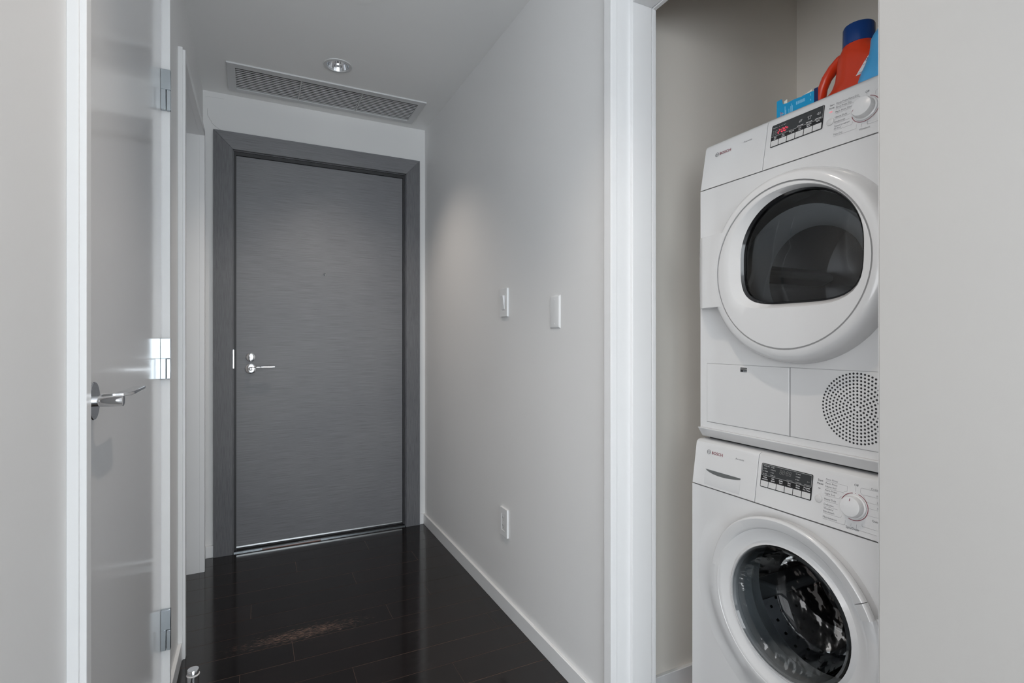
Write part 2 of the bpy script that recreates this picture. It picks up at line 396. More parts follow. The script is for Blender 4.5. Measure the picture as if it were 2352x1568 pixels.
# ------------------------------------------------------------------ casings and jambs (stepped profile)
def casing_left(name, y0, y1, label):
    # outer step + inner step, three sides, in one trim object
    t = MB(); s1 = 0.0145
    zt = ZO + CW + 0.008
    for a, b, c in ((y0-CW, y0-CW+0.006, y0), (y1+CW, y1+CW-0.006, y1)):
        t.box(XL, XL+s1, min(a, b), max(a, b), 0, zt)
        t.box(XL, XL+CT, min(b, c), max(b, c), 0, zt-0.006)
    t.box(XL, XL+s1, y0-CW+0.006, y1+CW-0.006, zt-0.006, zt)
    t.box(XL, XL+CT, y0, y1, ZO, zt-0.006)
    o = struct(t.build(name, 'trim', bevel=0.0008), label, 'trim')
    j = MB()
    j.box(XL-WT, XL, y0-0.012, y0, 0, ZO+0.012); j.box(XL-WT, XL, y1, y1+0.012, 0, ZO+0.012); j.box(XL-WT, XL, y0, y1, ZO, ZO+0.012)
    j.build('jamb', 'trim', o)
    return o
casing_left('trim_1', *D2, 'white stepped casing around the closed glossy white door')
t2 = casing_left('trim_2', *D4, 'white stepped casing around the far doorway on the left')
st = MB(); xs = XL-0.062
st.box(xs-0.035, xs, D4[0], D4[0]+0.011, 0, ZO); st.box(xs-0.035, xs, D4[1]-0.004, D4[1], 0, ZO); st.box(xs-0.035, xs, D4[0]+0.011, D4[1]-0.004, ZO-0.011, ZO)
st.build('door_stop_strip', 'trim', t2)
d4 = empty('door_4', (XL-0.115, D4[0], 0)); struct(d4, 'closed white door deep inside the far left doorway', 'door')
box(XL-0.13, XL-0.098, D4[0]+0.002, D4[1]-0.002, 0.008, ZO-0.002).build('leaf', 'doorw', d4)

# laundry opening trim
t = MB(); x0 = XR-CT
t.box(x0, XR, LO[1], LO[1]+CW+0.003, 0, ZO+CW); t.box(x0, XR, LO[0]-CW, LO[0], 0, ZO+CW); t.box(x0, XR, LO[0], LO[1], ZO, ZO+CW)
t3 = struct(t.build('trim_3', 'trim', bevel=0.0012), 'white casing and jamb around the laundry closet opening', 'trim')
j = MB()
j.box(XR, XR+WT, LO[1]+0.001, LO[1]+0.012, 0, ZO+0.012); j.box(XR, XR+WT, LO[0]-0.012, LO[0]-0.001, 0, ZO+0.012); j.box(XR, XR+WT, LO[0], LO[1], ZO+0.001, ZO+0.012)
j.build('jamb', 'trim', t3)
s = MB(); a0, a1 = XR+0.048, XR+0.1195
s.box(a0, a1, LO[1]-0.011, LO[1]+0.001, 0, ZO); s.box(a0, a1, LO[0], LO[0]+0.011, 0, ZO); s.box(a0, a1, LO[0]+0.011, LO[1]-0.011, ZO-0.011, ZO)
s.build('door_stop_strip', 'trim', t3, bevel=0.001)
s = MB(); a0, a1 = XR+0.1215, XR+WT
s.box(a0, a1, LO[1]-0.013, LO[1]+0.001, 0, ZO-0.004); s.box(a0, a1, LO[0], LO[0]+0.013, 0, ZO-0.004); s.box(a0, a1, LO[0]+0.013, LO[1]-0.013, ZO-0.014, ZO-0.002)
s.build('inner_jamb_strip', 'trim', t3, bevel=0.001)
# laundry door folded right back against the wall
d3 = empty('door_3', (0.90, 0.49, 0)); struct(d3, 'plain white laundry door folded back flat against the right wall', 'door')
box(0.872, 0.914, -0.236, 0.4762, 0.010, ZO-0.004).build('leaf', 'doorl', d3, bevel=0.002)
for z in (0.25, 1.05, 1.86):
    MB().lathe([(0.005, 0), (0.005, 0.1)], (0.9128, 0.4815, z), 'z', 16, True, True).build('hinge', 'satin', d3, smooth=True)

# ------------------------------------------------------------------ lever handles
def lever_handle(door, o, n, a, rose_r, length, neck_r=0.0095, lead=0.045, dome=True):
    o, n, a = Vector(o), Vector(n), Vector(a); up = Vector((0, 0, 1))
    P = lambda i, j, k: tuple(o + n*i + a*j + up*k)
    h = MB(); N = 48
    prof = [(rose_r, 0), (rose_r, 0.0045), (rose_r-0.0012, 0.0058), (rose_r*0.86, 0.0068), (rose_r*0.7, 0.0076), (rose_r*0.5, 0.0084), (0.0, 0.0094)]
    if not dome: prof = [(rose_r, 0), (rose_r, 0.0055), (rose_r-0.0012, 0.0068), (0.0, 0.0068)]
    vs = []; fs = []
    for r, t in prof:
        for k in range(N):
            q = 2*PI*k/N; vs.append(P(t, r*math.cos(q), r*math.sin(q)))
    for j in range(len(prof)-1):
        for k in range(N): fs.append((j*N+k, j*N+(k+1) % N, (j+1)*N+(k+1) % N, (j+1)*N+k))
    h.add(vs, fs)
    hd = h.build('lever_handle', 'chrome', door, smooth=True)
    # neck
    nk = MB(); vs = []; fs = []; N = 28
    prof = [(neck_r*0.86, 0.006), (neck_r*0.86, 0.014), (neck_r, 0.0145), (neck_r, lead), (neck_r-0.0008, lead+0.0006), (0.0001, lead+0.0006)]
    for r, t in prof:
        for k in range(N):
            q = 2*PI*k/N; vs.append(P(t, r*math.cos(q), r*math.sin(q)))
    for j in range(len(prof)-1):
        for k in range(N): fs.append((j*N+k, j*N+(k+1) % N, (j+1)*N+(k+1) % N, (j+1)*N+k))
    nk.add(vs, fs).build('neck', 'chrome', hd, smooth=True)
    # blade
    bl = MB(); zt = neck_r+0.0016; th = 0.0054
    plan = [(0.016, -neck_r*0.7, 0.0), (lead+0.002, -neck_r*0.6, 0), (lead+0.010, 0.012, 0), (lead+0.013, 0.03, 0.001), (lead+0.013, length, 0.002), (lead-0.007, length, 0.002), (lead-0.008, 0.022, 0.001), (lead-0.012, neck_r*0.75, 0), (0.016, neck_r*0.7, 0)]
    n_ = len(plan)
    vs = [P(i, j, zt-th+k) for i, j, k in plan] + [P(i, j, zt+k) for i, j, k in plan]
    fs = [tuple(range(n_))[::-1], tuple(range(n_, 2*n_))] + [(q, (q+1) % n_, (q+1) % n_+n_, q+n_) for q in range(n_)]
    bl.add(vs, fs).build('lever', 'chrome', hd, bevel=0.0008)
    return hd

# ------------------------------------------------------------------ white door in left wall
d2 = empty('door_2', (XL, D2[0], 0)); struct(d2, 'closed glossy white door in the left wall with chrome lever', 'door')
box(XL-0.044, XL+0.001, D2[0]+0.002, D2[1]-0.002, 0.008, ZO-0.003).build('leaf', 'doorw', d2)
lever_handle(d2, (XL+0.001, 1.086, 1.0335), (1, 0, 0), (0, 1, 0), 0.032, 0.118, 0.0105, dome=False)
for z0 in (0.236, 1.023, 1.803):
    yb = D2[1]-0.0005; hgt = 0.117; x0 = XL+0.0012; x1 = XL+CT+0.003
    m = MB(); m.box(x0, x1, yb-0.013, yb, z0+hgt*0.505, z0+hgt); m.box(x0, x0+0.0125, yb-0.013, yb, z0, z0+hgt*0.505)
    hg = m.build('hinge', 'satin', d2, bevel=0.0006)
    box(x0+0.0145, x1, yb-0.0135, yb, z0, z0+hgt*0.495).build('knuckle', 'satin', hg, bevel=0.0008)

# ------------------------------------------------------------------ entry door + frame
fx0, fx1, fz, fy = -0.201, 0.903, 2.2366, 3.118
fr = empty('trim_4', (0.35, fy, 0)); struct(fr, 'dark grey wood-veneer frame around the entry door', 'trim')
MB().hexa([(fx0, fy, 0), (EX0, fy, 0), (EX0, YE, 0), (fx0, YE, 0)], [(fx0, fy, fz), (EX0, fy, EZ), (EX0, YE, EZ), (fx0, YE, fz)]).build('side_casing', 'ven_v', fr, bevel=0.001)
MB().hexa([(EX1, fy, 0), (fx1, fy, 0), (fx1, YE, 0), (EX1, YE, 0)], [(EX1, fy, EZ), (fx1, fy, fz), (fx1, YE, fz), (EX1, YE, EZ)]).build('side_casing', 'ven_v', fr, bevel=0.001)
MB().hexa([(EX0, fy, EZ), (EX1, fy, EZ), (EX1, YE, EZ), (EX0, YE, EZ)], [(fx0, fy, fz), (fx1, fy, fz), (fx1, YE, fz), (fx0, YE, fz)]).build('head_casing', 'ven_h', fr, bevel=0.001)
DY = 3.160
jb = MB(); g = 0.0035
jb.box(EX0-0.015, EX0+g, YE, YE+0.13, 0, EZ+0.012); jb.box(EX1-g, EX1+0.015, YE, YE+0.13, 0, EZ+0.012); jb.box(EX0+g, EX1-g, YE, YE+0.13, EZ-g, EZ+0.012)
jb.build('jamb', 'ven_v', fr)
gk = MB(); k1 = 0.0135
gk.box(EX0+g, EX0+k1, DY-0.012, DY+0.03, 0.01, EZ-g); gk.box(EX1-k1, EX1-g, DY-0.012, DY+0.03, 0.01, EZ-g); gk.box(EX0+k1, EX1-k1, DY-0.012, DY+0.03, EZ-0.020, EZ-g)
gk.build('gasket', 'rub', fr)
box(EX0-0.001, EX0+g+0.0015, DY-0.034, DY-0.016, 0.985, 1.085).build('strike_plate', 'chrome', fr, bevel=0.0008)
tv = MB(); tv.box(EX0, EX1, YE+0.004, YE+0.07, 0, 0.008)
tv.build('threshold', 'black', fr, bevel=0.002)
box(EX0+0.003, EX1-0.003, YE-0.004, YE+0.006, 0, 0.0045).build('threshold_edge', 'satin', fr)
box(EX0+0.14, EX0+0.44, YE-0.017, YE-0.0045, 0, 0.0022).build('bare_wood_strip', 'copper', fr)

d1 = empty('door_1', (0.352, DY, 0)); struct(d1, 'dark grey horizontal-grain wood entry door with chrome lever', 'door')
DX0, DX1 = EX0+k1+0.0005, EX1-k1-0.0005
box(DX0, DX1, DY, DY+0.045, 0.028, EZ-0.021).build('leaf', 'ven_h', d1)
box(DX0+0.001, DX1-0.001, DY-0.0025, DY+0.02, 0.020, 0.0275).build('bottom_sweep', 'alu', d1)
box(DX0+0.001, DX1-0.001, DY+0.003, DY+0.02, 0.009, 0.0195).build('sweep_brush', 'rub', d1)
lever_handle(d1, (-0.027, DY, 0.981), (0, -1, 0), (1, 0, 0), 0.0275, 0.118, 0.009, 0.042)
db = MB(); db.lathe([(0.0235, 0), (0.0235, -0.005), (0.0225, -0.0062), (0.018, -0.0078), (0.011, -0.0090), (0.0, -0.0098)], (-0.027, DY, 1.043), 'y', 40)
dbo = db.build('deadbolt_rose', 'chrome', d1, smooth=True)
box(-0.0295, -0.0245, DY-0.019, DY-0.0070, 1.024, 1.062).build('thumb_turn', 'chrome', dbo, bevel=0.0015)
ph_ = MB().lathe([(0.0078, 0), (0.0078, -0.003), (0.0055, -0.004), (0.0045, -0.002)], (0.352, DY, 1.514), 'y', 24)
pho = ph_.build('peephole', 'chrome', d1, smooth=True)
MB().lathe([(0.0046, -0.0018), (0.0, -0.0018)], (0.352, DY, 1.514), 'y', 24).build('lens', 'black', pho)

# ------------------------------------------------------------------ wall plates on the right wall
def plate(name, y, z, wd, ht, label, cat):
    r = empty(name, (XR, y, z)); tag(r, label, cat)
    return r
r = plate('light_switch', 1.979, 1.293, 0.07, 0.118, 'white rocker light switch on the right wall, above the outlet', 'switch')
PX = XR-0.0085
fw = MB(); rect = [(1.944, 1.2335), (2.014, 1.2335), (2.014, 1.3525), (1.944, 1.3525)]
hole = [(1.9655, 1.262), (1.9925, 1.262), (1.9925, 1.3235), (1.9655, 1.3235)]
def framed_plate(rect, hole, parent, x_front):
    f = MB(); f.holed(rect, [hole], lambda a, b: (x_front, a, b))
    for loop, rev in ((rect, 0), (hole, 1)):
        n = len(loop); vs = [(x_front, a, b) for a, b in loop] + [(XR, a, b) for a, b in loop]
        f.add(vs, [(i, (i+1) % n, (i+1) % n+n, i+n) for i in range(n)])
    bm_o = f.build('cover_plate', 'plast', parent)
    me = bm_o.data; bm = bmesh.new(); bm.from_mesh(me); bmesh.ops.remove_doubles(bm, verts=bm.verts, dist=1e-5)
    bmesh.ops.recalc_face_normals(bm, faces=bm.faces); bm.to_mesh(me); bm.free()
    b = bm_o.modifiers.new('bevel', 'BEVEL'); b.width = 0.0012; b.segments = 2; b.limit_method = 'ANGLE'
    return bm_o
framed_plate(rect, hole, r, PX)
# rocker, tilted
MB().hexa([(XR-0.002, 1.967, 1.2635), (XR-0.002, 1.991, 1.2635), (XR-0.002, 1.991, 1.322), (XR-0.002, 1.967, 1.322)],
          [(PX-0.001, 1.967, 1.2635), (PX-0.001, 1.991, 1.2635), (PX-0.009, 1.991, 1.322), (PX-0.009, 1.967, 1.322)]).build('rocker', 'plast', r, bevel=0.0006)
r = plate('blank_plate', 1.5665, 1.234, 0.07, 0.117, 'blank white cover plate with two screws on the right wall', 'wall plate')
yc, zc, hw, hh, bv = 1.5665, 1.234, 0.0345, 0.0585, 0.006
MB().hexa([(XR, yc-hw, zc-hh), (XR, yc+hw, zc-hh), (XR, yc+hw, zc+hh), (XR, yc-hw, zc+hh)],
          [(XR-0.0055, yc-hw+bv, zc-hh+bv), (XR-0.0055, yc+hw-bv, zc-hh+bv), (XR-0.0055, yc+hw-bv, zc+hh-bv), (XR-0.0055, yc-hw+bv, zc+hh-bv)]).build('cover', 'plast', r, bevel=0.001)
for z in (zc-0.042, zc+0.042):
    MB().lathe([(0.0032, 0), (0.0028, -0.0009), (0, -0.0011)], (XR-0.0055, yc, z), 'x', 16).build('screw', 'plast', r, smooth=True)
r = plate('power_outlet', 1.979, 0.370, 0.07, 0.117, 'white duplex power outlet low on the right wall near the baseboard', 'outlet')
rect = [(1.944, 0.311), (2.014, 0.311), (2.014, 0.429), (1.944, 0.429)]; hole = [(1.9625, 0.336), (1.9955, 0.336), (1.9955, 0.404), (1.9625, 0.404)]
framed_plate(rect, hole, r, PX)
ou = MB(); ou.box(PX+0.001, XR-0.001, 1.963, 1.995, 0.3365, 0.4035)
oo = ou.build('receptacle', 'plast', r, bevel=0.0006)
sl = MB()
for zz in (0.356, 0.389):
    sl.box(PX+0.0004, PX+0.0011, 1.9715, 1.9735, zz-0.004, zz+0.004); sl.box(PX+0.0004, PX+0.0011, 1.9845, 1.9865, zz-0.0045, zz+0.0045)
    sl.box(PX+0.0004, PX+0.0011, 1.977, 1.981, zz-0.0115, zz-0.008)
sl.build('slots', 'inkf', oo)

# ------------------------------------------------------------------ ceiling grille
gr = empty('air_grille', (0.355, 2.918, ZC)); tag(gr, 'long louvred air return grille in the ceiling before the entry door', 'vent')
gx0, gx1, gy0, gy1 = -0.127, 0.838, 2.762, 3.067
f = MB()
f.box(gx0, gx1, gy0, GY0+0.001, ZC-0.007, ZC); f.box(gx0, gx1, GY1-0.001, gy1, ZC-0.007, ZC)
f.box(gx0, GX0+0.001, GY0+0.001, GY1-0.001, ZC-0.007, ZC); f.box(GX1-0.001, gx1, GY0+0.001, GY1-0.001, ZC-0.007, ZC)
f.build('frame', 'grille', gr)
p = MB(); p.box(GX0, GX1, GY0, GY1, ZC+0.10, ZC+0.105)
for a in ((GX0-0.004, GX0, GY0, GY1), (GX1, GX1+0.004, GY0, GY1), (GX0, GX1, GY0-0.004, GY0), (GX0, GX1, GY1, GY1+0.004)): p.box(*a, ZC+0.0, ZC+0.105)
p.build('plenum', 'dark', gr)
ns = 12; pitch = (GY1-GY0)/ns; proto = None
for i in range(ns):
    yc = GY0 + pitch*(i+0.5)
    if proto is None:
        sm = MB(); ga, gb = GX0+.001, GX1-.001
        sm.hexa([(ga, yc-0.0028, ZC+0.0016), (gb, yc-0.0028, ZC+0.0016), (gb, yc-0.0024, ZC+0.0026), (ga, yc-0.0024, ZC+0.0026)],
                [(ga, yc+0.0028, ZC-0.0012), (gb, yc+0.0028, ZC-0.0012), (gb, yc+0.0032, ZC-0.0002), (ga, yc+0.0032, ZC-0.0002)])
        proto = sm.build('slat', 'grille', gr)
    else:
        o = proto.copy(); COL.objects.link(o); o.parent = gr; o.location = (0, pitch*i, 0)
for x in (0.2045, 0.505):
    box(x-0.002, x+0.002, GY0+0.001, GY1-0.001, ZC-0.006, ZC+0.012).build('divider', 'grille', gr)

# ------------------------------------------------------------------ downlights
def downlight(x, y, label):
    r = empty('downlight', (x, y, ZC)); tag(r, label, 'ceiling light', 'recessed downlights in the hall ceiling')
    MB().lathe([(0.0655, -0.0005), (0.064, -0.004), (0.051, -0.005), (0.0485, -0.0005)], (x, y, ZC), 'z', 48).build('trim_ring', 'grille', r, smooth=True)
    MB().lathe([(0.0485, -0.003), (0.040, 0.022), (0.022, 0.062)], (x, y, ZC), 'z', 24).build('reflector', 'chrome', r)
    MB().lathe([(0.0225, 0.058), (0.0225, 0.064), (0.0, 0.064)], (x, y, ZC), 'z', 24).build('lamp', 'lamp', r)
    d = bpy.data.lights.new('downlight_beam', 'SPOT'); d.energy = DLW; d.color = (1.0, 0.88, 0.77)
    d.spot_size = math.radians(103); d.spot_blend = 1.0; d.shadow_soft_size = 0.02
    l = bpy.data.objects.new('downlight_beam', d); COL.objects.link(l); l.parent = r; l.location = (0, 0, 0.030)
    return r
downlight(*DL[0], 'lit recessed downlight beside the ceiling grille')
downlight(*DL[1], 'unseen recessed downlight added near the laundry opening for its warm light')  # added lamp out of view, supplies warm light by the laundry
sp = MB().lathe([(0.045, 0.0), (0.045, -0.0014), (0.0445, -0.0018), (0.0, -0.0018)], (0.356, 2.022, ZC), 'z', 48)
tag(sp.build('sprinkler_cover', 'ceil', smooth=True), 'flat round cover disc on the ceiling at the top edge', 'ceiling disc')

# ------------------------------------------------------------------ door stop on the floor
ds = empty('door_stop', (-0.1833, 1.967, 0)); tag(ds, 'small chrome floor door stop with a white rubber ring', 'door stop')
c = (-0.1833, 1.967, 0)
MB().lathe([(0.0, 0), (0.0165, 0), (0.0165, 0.0505), (0.0, 0.0505)], c, 'z', 32).build('post', 'chrome', ds, smooth=True)
MB().lathe([(0.012, 0.0505), (0.0178, 0.0508), (0.0192, 0.0535), (0.0178, 0.0562), (0.012, 0.0565)], c, 'z', 32).build('rubber_ring', 'ring', ds, smooth=True)
MB().lathe([(0.0, 0.0565), (0.0165, 0.0565), (0.0165, 0.0695), (0.0158, 0.0705), (0.0, 0.0705)], c, 'z', 32).build('cap', 'chrome', ds, smooth=True)

# ------------------------------------------------------------------ laundry machines
MY0, MY1 = 0.4824, 1.0804; MC = 0.7814; XB = 1.74
def panel_map(p, q):
    dx, dz = q[0]-p[0], q[1]-p[1]; l = math.hypot(dx, dz); dx /= l; dz /= l
    nx, nz = -dz, dx
    def fn(Y, u, off=0.0): return (p[0] + dx*u + nx*off, Y, p[1] + dz*u + nz*off)
    return fn, l
def flat(fn, off):  # reader-right = -Y
    return lambda a, b: fn(-a, b, off)
def rrect(y0, y1, u0, u1, r, n=4):
    pts = []
    for cx, cy, a0 in ((y1-r, u1-r, 0), (y0+r, u1-r, 90), (y0+r, u0+r, 180), (y1-r, u0+r, 270)):
        for k in range(n+1):
            a = math.radians(a0 + 90*k/n); pts.append((cx + r*math.cos(a), cy + r*math.sin(a)))
    return pts
def slab(fn, poly, o0, o1):
    n = len(poly); vs = [fn(a, b, o0) for a, b in poly] + [fn(a, b, o1) for a, b in poly]
    return MB().add(vs, [tuple(range(n))[::-1], tuple(range(n, 2*n))] + [(i, (i+1) % n, (i+1) % n+n, i+n) for i in range(n)])
def arc(cy, cu, r, a0, a1, n=24): return [(-cy + r*math.cos(math.radians(a0+(a1-a0)*k/n)), cu + r*math.sin(math.radians(a0+(a1-a0)*k/n))) for k in range(n+1)]
def seven(mb, fn, a, b, w, h, segs, t=0.0009):
    P = {'a': ((0, h), (w, h)), 'b': ((w, h), (w, h/2)), 'c': ((w, h/2), (w, 0)), 'd': ((0, 0), (w, 0)), 'e': ((0, h/2), (0, 0)), 'f': ((0, h), (0, h/2)), 'g': ((0, h/2), (w, h/2))}
    for s_ in segs:
        (x0, y0), (x1, y1) = P[s_]
        l = math.hypot(x1-x0, y1-y0); sx, sy = (x1-x0)/l*t*0.7, (y1-y0)/l*t*0.7
        ribbon(mb, [(a+x0+sx+y0*0.12, b+y0+sy), (a+x1-sx+y1*0.12, b+y1-sy)], t, fn)
def logo(fn, Y, u, r, parent):
    mb = MB(); f = flat(fn, 0.0006)
    ribbon(mb, arc(Y, u, r, 0, 360, 28), r*0.18, f)
    q = r*0.42
    for sx in (-1, 1):
        ribbon(mb, [(-Y+sx*q + sx*(0.30*r)*(1-(k/4)**2)*1.0 - sx*0.02*r, u + k/4*r*0.62) for k in range(-4, 5)], r*0.2, f)
    ribbon(mb, [(-Y-q*0.9, u), (-Y+q*0.9, u)], r*0.26, f)
    return mb.build('round_emblem', 'ink', parent, fix=False)

def circle_front(x, y0, y1, z0, z1, holes): 
    return MB().holed([(y0, z0), (y1, z0), (y1, z1), (y0, z1)], holes, lambda a, b: (x, a, b))

# ============================ DRYER
DXF = 1.124; DCY, DCZ = 0.786, 1.3035
dry = empty('clothes_dryer', (1.43, MC, 0.862)); tag(dry, 'white front-loading clothes dryer stacked on top of the washing machine', 'dryer')
dfn, dl = panel_map((1.124, 1.554), (1.145, 1.676))
b = circle_front(DXF, MY0, MY1, 0.893, 1.5520, [circ(DCY, DCZ, 0.172, 64)])
b.add([(DXF, MY0, .893), (DXF, MY1, .893), (XB, MY1, .893), (XB, MY0, .893), (DXF, MY0, 1.552), (DXF, MY1, 1.552), (XB, MY1, 1.552), (XB, MY0, 1.552)],
      [(0, 3, 2, 1), (0, 4, 7, 3), (1, 2, 6, 5), (3, 7, 6, 2), (4, 5, 6, 7)])
body = b.build('body', 'app', dry)
MB().prism_y([(1.124, 0.893), (1.1160, 0.8925), (1.1150, 0.8905), (1.1320, 0.8665), (1.145, 0.8650), (1.70, 0.8650), (1.70, 0.893)], MY0-0.001, MY1+0.001).build('base_ledge', 'app', dry, bevel=0.001)
box(1.130, 1.72, MY0+0.004, MY1-0.004, 1.5515, 1.5565).build('seam_gap', 'dark', dry)
# top: control fascia (drawer side + panel side) and lid
def fascia(y0, y1, nm):
    prof = [(1.124, 1.5545), (1.145, 1.672), (1.1475, 1.678), (1.153, 1.683), (1.162, 1.6855), (1.30, 1.6855), (1.30, 1.5545)]
    return MB().prism_y(prof, y0, y1).build(nm, 'app', dry, bevel=0.0008)
fascia(0.8823, MY1, 'water_tank_drawer')
dpan = fascia(MY0, 0.8808, 'control_panel')
box(1.302, XB, MY0, MY1, 1.556, 1.6855).build('lid', 'app', dry, bevel=0.003)
# lettering on tank drawer
tk = MB(); text_into(tk, 'BOSCH', flat(dfn, 0.0006), -1.0262, 0.0895, 0.0072, 0.0365, bold=0.012); tk.build('brand_lettering', 'inkr', dry, fix=False)
tk = MB(); text_into(tk, 'Ascenta', flat(dfn, 0.0006), -0.9490, 0.0965, 0.0042, 0.0255); tk.build('series_lettering', 'ink', dry, fix=False)
logo(dfn, 1.0355, 0.0930, 0.0056, dry)
# display
slab(dfn, rrect(0.7348, 0.8662, 0.0530, 0.1096, 0.003), 0.0002, 0.0008).build('display_frame', 'black', dpan)
slab(dfn, rrect(0.7368, 0.8642, 0.0802, 0.1080, 0.0012), 0.0008, 0.0010).build('display_screen', 'screen', dpan)
bw = (0.8648-0.7362)/6
for i in range(6):
    y1 = 0.8648 - bw*i
    slab(dfn, rrect(y1-bw+0.0012, y1-0.0007, 0.0548, 0.0688, 0.0007), 0.0008, 0.0018).build('button', 'btn', dpan)
wl = MB(); F = flat(dfn, 0.0012)
for i, (a, b_) in enumerate((('Time', 'Dry'), ('Dry', 'Level'), ('Finished', 'in'), ('Low', 'heat'), ('Wrinkle', 'Block'), ('Signal', ''))):
    xc = -(0.8648 - bw*(i+0.5))
    text_into(wl, a, F, xc, 0.0752, 0.0026, align='C', bold=0.01)
    if b_: text_into(wl, b_, F, xc, 0.0712, 0.0026, align='C', bold=0.01)
ribbon(wl, [(-0.8645, 0.0795), (-0.7365, 0.0795)], 0.0004, F); ribbon(wl, [(-0.7365, 0.0795), (-0.7365, 0.1082)], 0.0003, F)
for i in (3, 4, 5):
    xc = -(0.8648 - bw*(i+0.5)); ribbon(wl, [(xc-0.0075, 0.0824), (xc+0.0075, 0.0824)], 0.0011, F)
# little symbols: leaf, shirt, speaker
xc = -(0.8648 - bw*3.5); ribbon(wl, [(xc-0.004, 0.0905), (xc-0.002, 0.0955), (xc+0.003, 0.0965), (xc+0.002, 0.0920), (xc-0.004, 0.0905), (xc+0.001, 0.0945)], 0.0004, F)
xc = -(0.8648 - bw*4.5); ribbon(wl, [(xc-0.004, 0.0965), (xc-0.0045, 0.0945), (xc-0.0025, 0.0945), (xc-0.0025, 0.0895), (xc+0.0025, 0.0895), (xc+0.0025, 0.0945), (xc+0.0045, 0.0945), (xc+0.004, 0.0965), (xc+0.001, 0.0965), (xc, 0.0955), (xc-0.001, 0.0965), (xc-0.004, 0.0965)], 0.0004, F)
xc = -(0.8648 - bw*5.5); ribbon(wl, [(xc-0.004, 0.0935), (xc, 0.0905), (xc, 0.0965), (xc-0.004, 0.0935)], 0.0004, F); ribbon(wl, [(xc+0.0015, 0.0915), (xc+0.0025, 0.0935), (xc+0.0015, 0.0955)], 0.0004, F); ribbon(wl, [(xc+0.003, 0.0900), (xc+0.0045, 0.0935), (xc+0.003, 0.0970)], 0.0004, F)
text_into(wl, 'Programme', F, -0.8625, 0.1008, 0.0015, 0.0125); text_into(wl, 'dry', F, -0.8465, 0.1008, 0.0014); text_into(wl, 'iron  extra', F, -0.8410, 0.1008, 0.0014, 0.013)
wl.build('display_lettering', 'inkw', dpan, fix=False)['kind'] = 'stuff'
gh = MB(); seven(gh, F, -0.8560, 0.0840, 0.0042, 0.0098, 'abcdefg', 0.0006)
for z in (0.0842, 0.0872, 0.0902, 0.0932): ribbon(gh, [(-0.8625, z), (-0.8585, z)], 0.0008, F)
gh.build('unlit_segments', 'inkf', dpan, fix=False)['kind'] = 'stuff'
ld = MB()
seven(ld, F, -0.8485, 0.0840, 0.0042, 0.0098, 'abged', 0.0012); seven(ld, F, -0.8388, 0.0840, 0.0042, 0.0098, 'abcdef', 0.0012); seven(ld, F, -0.8315, 0.0840, 0.0042, 0.0098, 'abcdef', 0.0012)
ribbon(ld, [(-0.8410, 0.0866), (-0.8410, 0.0878)], 0.0012, F); ribbon(ld, [(-0.8407, 0.0912), (-0.8407, 0.0924)], 0.0012, F)
ribbon(ld, [(-0.8235+0.0016*math.cos(a), 0.0900+0.0020*math.sin(a)) for a in (2.6, 1.6, 0.6, -0.4, -1.6)], 0.0006, F)
ld.build('lit_digits', 'led', dpan, fix=False)['kind'] = 'stuff'
# start button, programme ring
F = flat(dfn, 0.0006)
tx = MB()
text_into(tx, 'Start', F, -0.7225, 0.0995, 0.0036, align='L', bold=0.008); text_into(tx, 'Pause', F, -0.7235, 0.0925, 0.0036, align='L', bold=0.008)
rows = [('Perm Press Extra Dry', 0.0988, 0.0470), ('Perm Press Dry', 0.0898, 0.0330), ('Perm Press Damp', 0.0790, 0.0370), ('Heavy Duty', 0.0668, 0.0260), ('Delicates', 0.0558, 0.0230), ('Timed program', 0.0455, 0.0330), ('40 hot', 0.0398, 0.0150), ('Time Dry', 0.0268, 0.0200)]
for s_, u, wd in rows: text_into(tx, s_, F, -0.7078, u, 0.0038, wd)
for u, e in ((0.0965, -0.6590), (0.0875, -0.6690), (0.0768, -0.6740), (0.0645, -0.6755), (0.0535, -0.6755), (0.0375, -0.6700), (0.0245, -0.6600)):
    ribbon(tx, [(-0.7078, u), (e, u)], 0.00035, F)
ribbon(tx, [(-0.6590, 0.0965), (-0.6580, 0.0940)], 0.00035, F); ribbon(tx, [(-0.6700, 0.0375), (-0.6685, 0.0390), (-0.6680, 0.0440)], 0.00035, F); ribbon(tx, [(-0.6600, 0.0245), (-0.6590, 0.0255), (-0.6590, 0.0335)], 0.00035, F)
text_into(tx, 'Woolens', F, -0.6525, 0.0170, 0.0040, 0.0215); text_into(tx, 'Off', F, -0.6480, 0.0980, 0.0042)
ribbon(tx, [(-0.6438, 0.0965), (-0.6438, 0.0925)], 0.00035, F); ribbon(tx, [(-0.6480, 0.0310), (-0.6480, 0.0235)], 0.00035, F)
ribbon(tx, [(-0.6370, 0.0340), (-0.6370, 0.0255), (-0.60, 0.0255)], 0.00035, F); ribbon(tx, [(-0.6270, 0.0870), (-0.6270, 0.0935), (-0.6230, 0.0960), (-0.59, 0.0960)], 0.00035, F)
tx.build('programme_lettering', 'ink', dpan, fix=False)['kind'] = 'stuff'
rb = MB(); ribbon(rb, arc(0.6442, 0.0620, 0.0272, 195, 330, 30), 0.0011, F); ribbon(rb, arc(0.6442, 0.0620, 0.0272, -30, 75, 30), 0.0011, F); rb.build('red_dial_ring', 'inkr', dpan, fix=False)
rb = MB(); ribbon(rb, [(-0.7218, 0.0855), (-0.7158, 0.0855)], 0.0009, F); rb.build('start_led', 'led', dpan, fix=False)
